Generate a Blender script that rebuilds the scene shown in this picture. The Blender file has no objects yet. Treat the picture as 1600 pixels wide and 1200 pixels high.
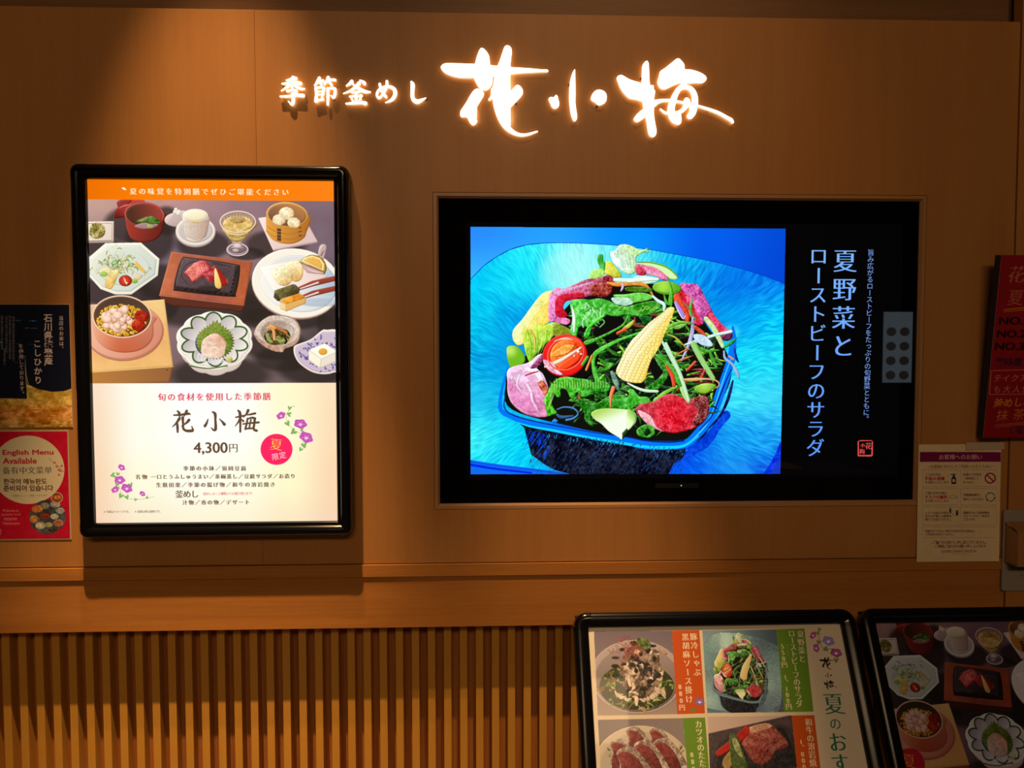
import bpy, bmesh, math, random
import numpy as np
from mathutils import Vector, Matrix

# ------------------------------------------------------------------ camera, world, lights
SC = bpy.context.scene
COL = SC.collection
FPX = 1200.0
PITCH, YAW, ROLL = math.radians(2.67), math.radians(2.2), math.radians(-0.05)
EYE = Vector((0.0, -1.87, 1.55))
cam_d = bpy.data.cameras.new('camera')
cam_d.lens = FPX / 1600 * 36; cam_d.sensor_width = 36; cam_d.clip_start = 0.05
cam = bpy.data.objects.new('camera', cam_d); COL.objects.link(cam)
CROT = (Matrix.Rotation(-YAW, 4, 'Z') @ Matrix.Rotation(math.pi / 2 - PITCH, 4, 'X') @ Matrix.Rotation(ROLL, 4, 'Z'))
cam.matrix_world = Matrix.Translation(EYE) @ CROT
SC.camera = cam
vs = SC.view_settings
vs.view_transform = 'Standard'; vs.look = 'None'; vs.gamma = 1.0; vs.exposure = 0.0; vs.use_curve_mapping = False
W = bpy.data.worlds.new('world'); SC.world = W; W.use_nodes = True
W.node_tree.nodes['Background'].inputs[0].default_value = (1.0, 0.62, 0.32, 1)
W.node_tree.nodes['Background'].inputs[1].default_value = 0.05

def spot(name, loc, aim, watts, color, size, blend, radius=0.03):
    l = bpy.data.lights.new(name, 'SPOT'); l.energy = watts; l.color = color
    l.spot_size = math.radians(size); l.spot_blend = blend; l.shadow_soft_size = radius
    o = bpy.data.objects.new(name, l); COL.objects.link(o); o.location = loc
    o.rotation_euler = (Vector(aim) - Vector(loc)).to_track_quat('-Z', 'Y').to_euler()
    return o
def area(name, loc, aim, watts, color, sx, sy):
    l = bpy.data.lights.new(name, 'AREA'); l.energy = watts; l.color = color
    l.shape = 'RECTANGLE'; l.size = sx; l.size_y = sy
    o = bpy.data.objects.new(name, l); COL.objects.link(o); o.location = loc
    o.rotation_euler = (Vector(aim) - Vector(loc)).to_track_quat('-Z', 'Y').to_euler()
    return o
WARM = (1.0, 0.61, 0.30)
spot('downlight_one', (-0.611, -0.578, 3.50), (-0.611, 0.0, 1.687), 186, WARM, 26.6, 1.0, 0.02)
spot('downlight_two', (-0.671, -0.760, 3.50), (-0.671, 0.0, 0.254), 520, WARM, 28.7, 1.0, 0.02)
spot('downlight_three', (0.238, -0.860, 3.50), (0.238, 0.0, -0.171), 327, WARM, 22.0, 1.0, 0.02)
spot('downlight_four', (0.36, -1.300, 3.50), (0.36, 0.0, 2.05), 26, WARM, 42.0, 1.0, 0.05)
area('corridor_fill_light', (0.0, -4.6, 3.3), (0.0, 0.0, 0.4), 37, (1.0, 0.66, 0.36), 2.4, 0.5)  # unseen fill lamp, added for soft ambient light on the wall

# ------------------------------------------------------------------ picture <-> world helpers (used to measure positions)
R3 = np.array(CROT.to_3x3()); E3 = np.array(EYE)
def rays(p):
    p = np.asarray(p, float).reshape(-1, 2)
    v = np.stack([(p[:, 0] - 800) / FPX, (600 - p[:, 1]) / FPX, -np.ones(len(p))], 1)
    return v @ R3.T
class Plane:
    """a flat thing: origin, right vector, up vector (metres)"""
    def __init__(s, o, ux=(1, 0, 0), uz=(0, 0, 1)):
        s.o = np.array(o, float); s.ux = np.array(ux, float); s.uz = np.array(uz, float); s.n = np.cross(s.ux, s.uz)
    def uv(s, p):
        d = rays(p); t = ((s.o - E3) @ s.n) / (d @ s.n); w = E3 + d * t[:, None] - s.o
        return np.stack([w @ s.ux, w @ s.uz], 1)
    def mat(s):
        m = Matrix.Identity(4)
        for i in range(3):
            m[i][0] = s.ux[i]; m[i][1] = -s.n[i]; m[i][2] = s.uz[i]; m[i][3] = s.o[i]
        return m
def at(x, y, Y=0.0):
    d = rays([(x, y)])[0]; t = (Y - E3[1]) / d[1]; w = E3 + d * t
    return Vector(w)
def Z(x0, y0, s):
    return lambda *q: [(x0 + a / s, y0 + b / s) for a, b in q]
def Zs(x0, y0, s):
    return lambda *q: [(x0 + a / s, y0 + b / s, w / s) for a, b, w in q]

# ------------------------------------------------------------------ glyph outlines from the built-in font
_gl = {}
_fc = bpy.data.curves.new('measure', 'FONT'); _fo = bpy.data.objects.new('measure', _fc); COL.objects.link(_fo)
def glyph(s, off=0.0):
    k = (s, round(off, 4))
    if k not in _gl:
        _fc.body = s; _fc.offset = off; _fc.resolution_u = 3
        bpy.context.view_layer.update()
        ev = _fo.evaluated_get(bpy.context.evaluated_depsgraph_get()); m = ev.to_mesh()
        n = len(m.vertices); co = np.zeros(n * 3); m.vertices.foreach_get('co', co); co = co.reshape(-1, 3)[:, :2]
        cnt = {}
        for p in m.polygons:
            for e in p.edge_keys: cnt[e] = cnt.get(e, 0) + 1
        ed = [e for e, c in cnt.items() if c == 1]
        _gl[k] = co[np.array(ed)] if ed else np.zeros((0, 2, 2)); ev.to_mesh_clear()
    return _gl[k]

# ------------------------------------------------------------------ a small painter for flat prints and screens
def smooth(pts, n=6, closed=False):
    P = np.asarray(pts, float)
    if len(P) < 3: return P
    Q = np.vstack([P[-1], P, P[0], P[1]]) if closed else np.vstack([2 * P[0] - P[1], P, 2 * P[-1] - P[-2]])
    out = []
    t = np.linspace(0, 1, n, endpoint=False)[:, None]
    for i in range(len(P) if closed else len(P) - 1):
        a, b, c, d = Q[i], Q[i + 1], Q[i + 2], Q[i + 3]
        out.append(0.5 * (2 * b + (c - a) * t + (2 * a - 5 * b + 4 * c - d) * t ** 2 + (3 * b - a - 3 * c + d) * t ** 3))
    if not closed: out.append(P[-1][None])
    return np.vstack(out)
def fill_mask(ed, x0, y0, w, h, ss=1, nz=True):
    """coverage of the directed edges ed (N,2,2) over a w x h window"""
    ed = (ed - np.array([x0, y0])) * ss; W_, H_ = w * ss, h * ss
    acc = np.zeros((H_, W_ + 1), np.int32)
    a, b = ed[:, 0], ed[:, 1]
    up = b[:, 1] < a[:, 1]
    lo = np.where(up[:, None], b, a); hi = np.where(up[:, None], a, b); sg = np.where(up, -1, 1)
    r0 = np.clip(np.ceil(lo[:, 1] - 0.5), 0, H_).astype(int); r1 = np.clip(np.ceil(hi[:, 1] - 0.5), 0, H_).astype(int)
    n = r1 - r0; k = n > 0
    lo, hi, sg, r0, n = lo[k], hi[k], sg[k], r0[k], n[k]
    if len(n):
        idx = np.repeat(np.arange(len(n)), n)
        rr = np.arange(n.sum()) - np.repeat(np.cumsum(n) - n, n) + r0[idx]
        f = (rr + 0.5 - lo[idx, 1]) / (hi[idx, 1] - lo[idx, 1])
        xx = lo[idx, 0] + f * (hi[idx, 0] - lo[idx, 0])
        cc = np.clip(np.ceil(xx - 0.5), 0, W_).astype(int)
        np.add.at(acc, (rr, cc), sg[idx] if nz else 1)
    m = np.cumsum(acc, 1)[:, :W_]
    m = (m != 0) if nz else (m % 2 == 1)
    if ss > 1: m = m.reshape(h, ss, w, ss).mean((1, 3))
    return m.astype(np.float32)
def vnoise(h, w, cell, rng, cy=None):
    cy = cy or cell
    gh, gw = int(h / cy) + 3, int(w / cell) + 3
    g = rng.random((gh, gw)).astype(np.float32)
    y = np.arange(h) / cy; x = np.arange(w) / cell
    yi = y.astype(int); xi = x.astype(int); fy = y - yi; fx = x - xi
    fy = (fy * fy * (3 - 2 * fy))[:, None]; fx = (fx * fx * (3 - 2 * fx))[None]
    a = g[yi][:, xi]; b = g[yi][:, xi + 1]; c = g[yi + 1][:, xi]; d = g[yi + 1][:, xi + 1]
    return (a * (1 - fx) + b * fx) * (1 - fy) + (c * (1 - fx) + d * fx) * fy - 0.5
class Canvas:
    def __init__(s, plane, u0, v0, u1, v1, res, seed=1, pre=None):
        """print area (u0,v0)-(u1,v1) in metres on plane; res pixels per metre"""
        s.pl, s.u0, s.v1, s.res = plane, u0, v1, res
        s.w, s.h = int((u1 - u0) * res), int((v1 - v0) * res)
        s.im = np.zeros((s.h, s.w, 3), np.float32); s.rng = np.random.default_rng(seed)
        s.pre = pre; s.tint = None; s.clip = None; s.emb = None
        a = s.T([(800, 600), (801, 600)]) if pre is None else None
        s.k = 1.0
    def T(s, p):
        p = np.asarray(p, float).reshape(-1, 2)
        if s.pre is not None: return s.pre(p)
        uv = s.pl.uv(p)
        return np.stack([(uv[:, 0] - s.u0) * s.res, (s.v1 - uv[:, 1]) * s.res], 1)
    def kx(s, x, y):
        q = s.T([(x, y), (x + 1, y)]); return float(np.hypot(*(q[1] - q[0])))
    def ky(s, x, y):
        q = s.T([(x, y), (x, y + 1)]); return float(np.hypot(*(q[1] - q[0])))
    def col(s, c, X, Y):
        """c: rgb 0-255 | ('l',c0,c1,(x,y),(x,y)) | ('r',c0,c1,(x,y),r) | ('g',[[rgb..]..],(x0,y0),(x1,y1))"""
        if not isinstance(c[0], str):
            o = np.zeros(X.shape + (3,), np.float32) + np.array(c, np.float32) / 255
        elif c[0] == 'l':
            p, q = s.T([c[3], c[4]]); d = q - p; t = ((X - p[0]) * d[0] + (Y - p[1]) * d[1]) / (d @ d)
            t = np.clip(t, 0, 1)[..., None]; o = (np.array(c[1]) * (1 - t) + np.array(c[2]) * t) / 255
        elif c[0] == 'r':
            p = s.T([c[3]])[0]; r = c[4] * s.kx(*c[3]); t = np.clip(np.hypot(X - p[0], Y - p[1]) / r, 0, 1)[..., None]
            t = t * t * (3 - 2 * t)
            o = (np.array(c[1]) * (1 - t) + np.array(c[2]) * t) / 255
        elif c[0] == 'g':
            G = np.array(c[1], np.float32) / 255; p, q = s.T([c[2], c[3]]); gh, gw = G.shape[:2]
            x = np.clip((X - p[0]) / (q[0] - p[0]) * (gw - 1), 0, gw - 1.001); y = np.clip((Y - p[1]) / (q[1] - p[1]) * (gh - 1), 0, gh - 1.001)
            xi = x.astype(int); yi = y.astype(int); fx = (x - xi)[..., None]; fy = (y - yi)[..., None]
            fx = fx * fx * (3 - 2 * fx); fy = fy * fy * (3 - 2 * fy)
            o = (G[yi, xi] * (1 - fx) + G[yi, xi + 1] * fx) * (1 - fy) + (G[yi + 1, xi] * (1 - fx) + G[yi + 1, xi + 1] * fx) * fy
        if s.tint is not None: o = s.tint(o)
        return o.astype(np.float32)
    def put(s, m, x0, y0, c, a=1.0, n=None, nc=None):
        h, w = m.shape
        if h == 0 or w == 0: return
        Y, X = np.mgrid[y0:y0 + h, x0:x0 + w].astype(np.float32)
        o = s.col(c, X, Y)
        if s.emb and h > 8 and w > 8:
            r = max(1, int(min(s.emb[1] * s.k, h / 5, w / 5)))
            pm = np.pad(m, r); cs = np.pad(pm.cumsum(0).cumsum(1), ((1, 0), (1, 0))); q = 2 * r + 1
            bl = (cs[q:, q:] - cs[:-q, q:] - cs[q:, :-q] + cs[:-q, :-q]) / q / q; bl = bl[:h, :w]; bl = bl / max(float(bl.max()), .05)
            k2 = max(1, r // 2); pb = np.pad(bl, k2, mode='edge')
            gl = pb[2 * k2:, 2 * k2:] - pb[:-2 * k2, :-2 * k2]
            o = o * (1 + s.emb[0] * (np.clip(bl * 1.25, 0, 1.08) - 1))[..., None] + (gl * s.emb[0] * .45)[..., None]
        if n:
            c1 = max(1.3, n[1] * s.k * 1.3)
            nz = (vnoise(h, w, c1, s.rng) + .6 * vnoise(h, w, max(1.01, c1 / 2.3), s.rng) + .8 * vnoise(h, w, c1 * 3.5, s.rng))[..., None] * 1.3 * n[0]
            o = o + nz if nc is None else o * (1 - np.clip(nz, 0, 1)) + np.array(nc) / 255 * np.clip(nz, 0, 1)
        m = (m * a)[..., None]
        if s.clip is not None: m = m * s.clip[y0:y0 + h, x0:x0 + w, None]
        s.im[y0:y0 + h, x0:x0 + w] = s.im[y0:y0 + h, x0:x0 + w] * (1 - m) + np.clip(o, 0, 1) * m
    def edges(s, ed, c, a=1, n=None, ss=2, nz=True, nc=None, fat=0):
        if len(ed) == 0: return
        mn = np.floor(ed.reshape(-1, 2).min(0)).astype(int) - 2; mx = np.ceil(ed.reshape(-1, 2).max(0)).astype(int) + 2
        x0, y0 = max(mn[0], 0), max(mn[1], 0); x1, y1 = min(mx[0], s.w), min(mx[1], s.h)
        if x1 <= x0 or y1 <= y0: return
        m = fill_mask(ed, x0, y0, x1 - x0, y1 - y0, ss, nz)
        if fat > 0:
            k = max(1, int(round(fat))); p = np.pad(m, ((0, 0), (k, k))); m = np.max([p[:, i:i + m.shape[1]] for i in range(2 * k + 1)], 0)
        s.put(m, x0, y0, c, a, n, nc)
    def cpoly(s, q, c, **k):
        q = np.asarray(q, float); s.edges(np.stack([q, np.roll(q, -1, 0)], 1), c, **k)
    def poly(s, pts, c, sm=False, **k):
        if sm: pts = smooth(pts, 6, sm is True)
        s.cpoly(s.T(pts), c, **k)
    def ell(s, cx, cy, rx, ry, c, ang=0, a0=0, a1=360, n_=40, **k):
        t = np.radians(np.linspace(a0, a1, n_)); ca, sa = math.cos(math.radians(ang)), math.sin(math.radians(ang))
        x, y = rx * np.cos(t), ry * np.sin(t)
        s.poly(np.stack([cx + x * ca - y * sa, cy + x * sa + y * ca], 1), c, **k)
    def ring(s, cx, cy, rx, ry, wd, c, ang=0, a0=0, a1=360, **k):
        t = np.radians(np.linspace(a0, a1, 48)); ca, sa = math.cos(math.radians(ang)), math.sin(math.radians(ang))
        x, y = rx * np.cos(t), ry * np.sin(t)
        s.stk([(cx + a * ca - b * sa, cy + a * sa + b * ca, wd) for a, b in zip(x, y)], c, sm=False, **k)
    def stk(s, pts, c, w=None, sm=True, **k):
        P = np.asarray([(p[0], p[1], p[2] if w is None else w) for p in pts], float)
        if sm and len(P) > 2: P = smooth(P, 6)
        q = s.T(P[:, :2]); r = np.maximum(P[:, 2], 0.15) * s.kx(P[0, 0], P[0, 1]) / 2
        d = np.gradient(q, axis=0); L = np.hypot(d[:, 0], d[:, 1])[:, None] + 1e-9; nn = np.stack([-d[:, 1], d[:, 0]], 1) / L
        A, B = q + nn * r[:, None], q - nn * r[:, None]
        t = np.linspace(0, math.pi, 7)[1:-1]
        def cap(ctr, v, rr): return [ctr + rr * (np.cos(x) * v + np.sin(x) * np.array([v[1], -v[0]])) for x in t]
        o = np.vstack([A, cap(q[-1], nn[-1], r[-1]), B[::-1], cap(q[0], -nn[0], r[0])])
        s.cpoly(o, c, **k)
    def soft(s, cx, cy, rx, ry, c, a=0.6, ang=0, p=1.0):
        q = s.T([(cx, cy)])[0]; kx, ky = s.kx(cx, cy), s.ky(cx, cy); RX, RY = rx * kx * 1.5, ry * ky * 1.5; R_ = max(RX, RY)
        x0, y0 = max(int(q[0] - R_), 0), max(int(q[1] - R_), 0); x1, y1 = min(int(q[0] + R_) + 1, s.w), min(int(q[1] + R_) + 1, s.h)
        if x1 <= x0 or y1 <= y0: return
        Y, X = np.mgrid[y0:y1, x0:x1].astype(np.float32); X -= q[0]; Y -= q[1]
        ca, sa = math.cos(math.radians(ang)), math.sin(math.radians(ang)); U, V = (X * ca + Y * sa) / RX, (-X * sa + Y * ca) / RY
        d = np.clip(1 - np.hypot(U, V), 0, 1); m = np.clip(d * 3 / p, 0, 1); m = m * m * (3 - 2 * m)
        s.put(m, x0, y0, c, a)
    def char(s, ch, cx, cy, size, c, bold=0.0, fat=0, rot=0, asp=1.0, shear=0, **k):
        """one full-width character centred on canvas point (cx,cy), size = em in canvas px"""
        ed = glyph(ch, bold)
        if len(ed) == 0: return
        g = ed - np.array([0.5, 0.36])
        if rot: g = np.stack([g[..., 1], -g[..., 0]], -1) if rot == 90 else np.stack([g[..., 0] * math.cos(math.radians(rot)) - g[..., 1] * math.sin(math.radians(rot)), g[..., 0] * math.sin(math.radians(rot)) + g[..., 1] * math.cos(math.radians(rot))], -1)
        e = np.stack([cx + (g[..., 0] + shear * g[..., 1]) * size * asp, cy - g[..., 1] * size], -1)
        s.edges(e, c, ss=3, nz=False, fat=fat * size, **k)
    def line(s, txt, p0, p1, size, c, vert=False, serif=False, bold=0.0, **k):
        """characters spread from centre p0 to centre p1 (picture px), em size in picture px"""
        q0, q1 = s.T([p0, p1]); n = max(len(txt) - 1, 1); sz = size * s.kx(*p0)
        for i, ch in enumerate(txt):
            if ch == ' ': continue
            q = q0 + (q1 - q0) * i / n; kk = dict(k)
            if vert and ch in 'ー（）()〜-': kk['rot'] = 90
            if vert and ch in '。、': q = q + np.array([0.55, -0.6]) * sz
            if vert and ch in 'っゃゅょッャュョ': q = q + np.array([0.08, -0.08]) * sz
            if ch.isascii() and ch.isalnum(): q = q + np.array([0.22, 0]) * sz
            if serif: s.char(ch, q[0], q[1], sz, c, bold=bold - (0.012 if size > 14 else 0.002), fat=0.026 if size > 14 else 0.015, **kk)
            else: s.char(ch, q[0], q[1], sz, c, bold=bold, **kk)
    def fit(s, txt, x0, y0, x1, y1, c, bold=0.0, fat=0, **k):
        """a string scaled so that its outline fills the box (picture px)"""
        ed = glyph(txt, bold)
        if len(ed) == 0: return
        mn, mx = ed.reshape(-1, 2).min(0), ed.reshape(-1, 2).max(0)
        a, b = s.T([(x0, y0), (x1, y1)])
        e = np.stack([a[0] + (ed[..., 0] - mn[0]) / (mx[0] - mn[0]) * (b[0] - a[0]), b[1] - (ed[..., 1] - mn[1]) / (mx[1] - mn[1]) * (b[1] - a[1])], -1)
        s.edges(e, c, ss=3, nz=False, fat=fat, **k)
    def rectclip(s, quad):
        q = s.T(quad); s.clip = fill_mask(np.stack([q, np.roll(q, -1, 0)], 1), 0, 0, s.w, s.h)
    def image(s, name):
        im = bpy.data.images.new(name, s.w, s.h, alpha=False)
        px = np.ones((s.h, s.w, 4), np.float32); px[..., :3] = np.clip(s.im[::-1], 0, 1)
        im.pixels.foreach_set(px.ravel()); im.update(); im.pack()
        return im
# ------------------------------------------------------------------ the pictures
def rr(rng, a, b): return a + (b - a) * rng.random()
def art_salad(C, lo=1.0):
    """roast beef salad in a square glass dish; coordinates as seen on the wall screen"""
    A, B, D, E_ = Z(720, 340, 5.454), Z(980, 340, 5.454), Z(720, 540, 5.454), Z(980, 540, 5.454)
    F, Fs = Z(880, 380, 5.333), Zs(880, 380, 5.333)
    As, Bs, Ds, Es = Zs(720, 340, 5.454), Zs(980, 340, 5.454), Zs(720, 540, 5.454), Zs(980, 540, 5.454)
    rng = C.rng
    C.poly([(730, 350), (1232, 350), (1232, 746), (730, 746)], ('g', [
        [(40, 140, 255), (35, 160, 255), (0, 140, 255), (0, 95, 240), (0, 75, 215)],
        [(60, 190, 255), (60, 190, 255), (20, 150, 255), (0, 90, 235), (0, 70, 215)],
        [(80, 200, 255), (40, 160, 250), (10, 120, 240), (0, 90, 230), (0, 80, 220)],
        [(20, 120, 245), (10, 110, 240), (10, 110, 240), (0, 70, 230), (0, 40, 220)],
        [(15, 110, 240), (10, 110, 240), (10, 110, 240), (0, 50, 220), (20, 60, 200)]], (735, 355), (1227, 742)))
    plate = A((60, 555), (83, 530), (200, 410), (300, 340), (420, 275), (560, 235), (720, 218), (850, 217), (1000, 220), (1200, 230), (1400, 243)) + \
        B((60, 258), (200, 275), (400, 312), (600, 350), (800, 392), (1000, 445), (1200, 510), (1345, 568), (1420, 600)) + \
        E_((1420, 0), (1330, 760), (1290, 880), (1230, 980), (1170, 1110)) + D((950, 1100), (800, 1070), (600, 1045), (300, 1010), (85, 975), (40, 970))
    C.stk([(x, y, 1.6) for x, y in plate[:19]], (0, 50, 190))
    pc = ('g', [
        [(0, 190, 240), (40, 240, 255), (150, 255, 255), (90, 240, 250), (10, 190, 245), (0, 150, 240), (0, 120, 235)],
        [(0, 205, 250), (20, 225, 250), (165, 255, 250), (90, 230, 245), (0, 160, 240), (0, 120, 235), (0, 130, 240)],
        [(0, 200, 240), (0, 165, 235), (30, 210, 245), (20, 140, 220), (0, 120, 220), (0, 165, 245), (0, 200, 250)],
        [(0, 170, 230), (0, 150, 230), (0, 110, 220), (0, 110, 220), (0, 120, 220), (20, 220, 250), (30, 220, 250)],
        [(30, 195, 240), (0, 180, 235), (0, 60, 190), (0, 60, 190), (0, 90, 200), (60, 225, 250), (60, 215, 250)],
        [(60, 240, 250), (0, 215, 250), (0, 80, 220), (0, 60, 200), (0, 80, 230), (20, 160, 245), (30, 170, 245)],
        [(20, 215, 250), (0, 205, 250), (0, 140, 240), (0, 60, 200), (0, 90, 245), (20, 140, 240), (0, 80, 235)]], (735, 375), (1227, 742))
    C.poly(plate, pc)
    # fine ripples running outwards over the plate
    q = C.T(plate); x0, y0 = np.maximum(np.floor(q.min(0)).astype(int), 0); x1, y1 = np.minimum(np.ceil(q.max(0)).astype(int), [C.w, C.h])
    m = fill_mask(np.stack([q, np.roll(q, -1, 0)], 1), x0, y0, x1 - x0, y1 - y0)
    Y, X = np.mgrid[y0:y1, x0:x1].astype(np.float32); c0 = C.T([(955, 600)])[0]; kk = C.kx(955, 560)
    th = np.arctan2(Y - c0[1], X - c0[0]) + 3.15; rd = np.hypot(X - c0[0], Y - c0[1]) / kk
    wob = vnoise(y1 - y0, x1 - x0, 22 * kk, rng) * 0.035 + vnoise(y1 - y0, x1 - x0, 90 * kk, rng) * 0.09
    g = rng.random((64, 1800)).astype(np.float32); ti = (th + wob) * 125 + 40; ri = np.clip(rd / 10, 0, 60)
    a_, b_ = ti.astype(int) % 1799, ri.astype(int); ft, fr = ti - np.floor(ti), ri - np.floor(ri)
    nz = (g[b_, a_] * (1 - ft) + g[b_, a_ + 1] * ft) * (1 - fr) + (g[b_ + 1, a_] * (1 - ft) + g[b_ + 1, a_ + 1] * ft) * fr - 0.5
    amp = 0.27 * np.clip((rd - 60) / 120, 0, 1) * (0.35 + 0.9 * np.clip(vnoise(y1 - y0, x1 - x0, 60 * kk, rng) + .5, 0, 1)) * np.where((th > 4.0) & (th < 4.75), .25, 1)
    if C.clip is not None: m = m * C.clip[y0:y1, x0:x1]
    C.im[y0:y1, x0:x1] = np.clip(C.im[y0:y1, x0:x1] + (m * nz * amp)[..., None] * np.array([0.5, 1.0, 0.55]), 0, 1)
    C.soft(1143, 518, 12, 10, (110, 245, 255), 0.5, p=2); C.soft(895, 425, 40, 30, (175, 255, 250), 0.45)
    C.stk(Ds((40, 985, 20), (85, 990, 22), (300, 1020, 22), (600, 1058, 20), (880, 1092, 16)), (15, 90, 235))
    C.stk(Ds((40, 1010, 22), (85, 1016, 22), (300, 1050, 20), (600, 1085, 16)), (0, 40, 240))
    C.stk(Es((1310, 840, 30), (1270, 960, 40), (1190, 1090, 50)), (0, 50, 225), n=(0.15, 2))
    # cast shadow of the dish and its body
    C.poly(E_((480, 870), (560, 840), (700, 720), (830, 560), (880, 600), (800, 700), (700, 850), (560, 940), (420, 1010), (360, 1100), (300, 1100)), (0, 70, 225), sm=True, n=(0.1, 3))
    body = D((470, 640), (540, 700), (580, 850), (600, 930), (650, 965), (710, 1010), (800, 1060), (950, 1100)) + E_((350, 1100), (395, 1010), (480, 950), (500, 850), (0, 820)) + D((900, 720))
    C.poly(body, (10, 14, 34), n=(0.12, 3))
    for i in range(330):
        x = rr(rng, 818, 1068); t = (x - 818) / 250
        y = rr(rng, 668 + 34 * min(t * 1.3, 1), 738); L = rr(rng, 3, 10)
        if y > 742 or (x < 850 and y > 668 + (x - 815) * 1.9 + 30): continue
        b = rng.random() ** 2 * (1.0 if y < 712 else 0.5)
        C.stk([(x, y, rr(rng, .5, 1.6)), (x - L * .5, y + L * .8, .4)], (int(20 + 60 * b), int(50 + 90 * b), int(80 + 175 * b)), a=0.75)
    for i in range(60):
        x = rr(rng, 822, 860); y = rr(rng, 672, 716)
        if y - 665 > (x - 812) * 2.2: continue
        C.stk([(x, y, 1.4), (x - 4, y + 6, .6)], (0, int(rr(rng, 40, 110)), 255), a=0.8)
    # inside of the dish
    C.poly([(800, 575), (850, 530), (890, 475), (940, 445), (1040, 445), (1075, 460), (1105, 510), (1135, 550), (1142, 590), (1120, 640), (1088, 690), (1000, 688), (900, 668), (800, 640), (790, 600)], (14, 16, 10), sm=True)
    # rim
    C.stk(Ds((400, 185, 12), (352, 370, 22), (335, 480, 30), (350, 560, 40), (450, 610, 50), (560, 655, 60), (800, 705, 66), (1100, 760, 68), (1418, 815, 70)) + Es((150, 845, 78), (350, 850, 76), (500, 835, 70), (600, 750, 76), (690, 640, 84), (750, 520, 84), (800, 380, 80), (850, 230, 76), (890, 90, 70), (905, -60, 50), (900, -160, 20)), (0, 120, 250))
    C.stk(Ds((480, 655, 8), (600, 690, 16), (800, 725, 20), (1100, 785, 22), (1418, 838, 24)) + Es((150, 862, 24), (350, 868, 26), (490, 850, 22), (600, 770, 18)), (20, 215, 255))
    C.stk(Ds((380, 420, 6), (370, 520, 10), (420, 580, 10), (560, 628, 12), (800, 680, 10), (1100, 735, 8), (1418, 780, 10)) + Es((150, 810, 10), (350, 822, 14), (480, 810, 16)), (0, 40, 150))
    C.stk(Es((560, 800, 10), (660, 690, 16), (730, 560, 12), (790, 380, 14), (840, 230, 12), (880, 120, 10)), (60, 200, 255))
    C.stk(Es((620, 720, 8), (720, 600, 12), (790, 430, 14), (850, 280, 10), (890, 200, 8)), (0, 30, 160))
    C.stk(Es((700, 700, 14), (790, 600, 20), (850, 480, 26), (880, 380, 26), (900, 300, 14)), (10, 20, 90), n=(0.15, 2))
    for i in range(160):
        t = rng.random(); x = 845 + t * 230; y = 675 + t * 28 + rr(rng, 0, 7)
        C.stk([(x, y, 1.3), (x - 1, y + 2.5, .5)], (5, 10, 60) if rng.random() < .7 else (20, 190, 255), a=.8)
    # carpet of dark greens
    C.emb = (.68, 1.5)
    gr = [(20, 60, 15), (40, 110, 25), (70, 160, 35), (110, 200, 50), (150, 215, 70), (25, 70, 30)]
    for i in range(90):
        x = rr(rng, 905, 1110); y = rr(rng, 480 + max(0, x - 1040) * .8, 650); r_ = rr(rng, 5, 13); a = rr(rng, 0, 6.28)
        C.poly([(x + r_ * (1.3 if j % 2 else .75) * math.cos(a + j * .9) * (1.4 if j in (0, 1) else 1), y + r_ * (1.2 if j % 2 else .6) * math.sin(a + j * .9)) for j in range(7)], [(25, 75, 22), (45, 120, 30), (70, 150, 45), (20, 40, 18), (30, 95, 40), (14, 22, 12)][i % 6], sm=True, n=(.16, 2.5))
    for i in range(330):
        x = rr(rng, 900, 1118); y = rr(rng, 470 + max(0, x - 1040) * .8, 660); a = rr(rng, -0.5, 3.6)
        if y > 690 - abs(x - 980) * .3: continue
        L = rr(rng, 12, 40); dx, dy = math.cos(a) * L, math.sin(a) * L * .7; wv = rr(rng, -8, 8)
        cc = gr[int(rng.random() * len(gr))] if rng.random() > .12 else (30, 26, 20)
        if rng.random() < .10: cc = [(200, 80, 40), (150, 40, 50), (190, 120, 60)][i % 3]
        C.stk([(x, y, rr(rng, 1, 4)), (x + dx * .5 + wv * .5, y + dy * .5 - wv * .4, rr(rng, 1.5, 5)), (x + dx, y + dy, .5)], cc, n=(.12, 2))
    for pts in ([(870, 560), (900, 530), (935, 540), (925, 585), (890, 590)], [(925, 520), (950, 490), (975, 500), (960, 530)], [(1060, 470 + 60), (1085, 525), (1080, 545)], [(1010, 560), (1045, 570), (1030, 600)]):
        C.poly(pts, (12, 12, 10), sm=True)
    # back row
    C.poly(A((445, 960), (520, 870), (600, 760), (690, 650), (780, 620), (860, 630), (880, 660), (860, 720), (800, 830), (740, 900), (620, 990), (560, 1060), (490, 1090), (445, 1040)), ('l', (230, 255, 215), (250, 205, 60), (812, 480), (860, 505)), sm=True, n=(.10, 2))
    for k in range(9):
        C.stk(As((560 + 30 * k, 960 - 8 * k, 6), (640 + 22 * k, 830 - 5 * k, 8), (770 + 8 * k, 690 - 2 * k, 4)), (255, 235, 110) if k % 2 else (245, 200, 70), a=.6)
    C.poly(A((390, 1120), (420, 1092), (480, 1100), (530, 1150), (550, 1220), (500, 1270), (430, 1280), (400, 1210)), ('r', (190, 225, 110), (110, 180, 30), (797, 548), 16), sm=True)
    C.poly(A((530, 940), (600, 960), (640, 900), (700, 920), (760, 900), (840, 890), (830, 960), (780, 1020), (720, 1080), (640, 1170), (590, 1240), (540, 1100)), ('l', (215, 235, 90), (120, 190, 40), (825, 510), (850, 560)), sm=True, n=(.15, 2))
    for p in (((600, 960, 14), (630, 1040, 20), (620, 1120, 8)),): C.stk(As(*p), (235, 150, 60))
    for k in range(6): C.stk(As((560 + 45 * k, 960, 4), (600 + 30 * k, 1060, 10), (600 + 15 * k, 1200, 4)), (235, 245, 140) if k % 2 else (120, 180, 50), a=.8)
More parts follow.
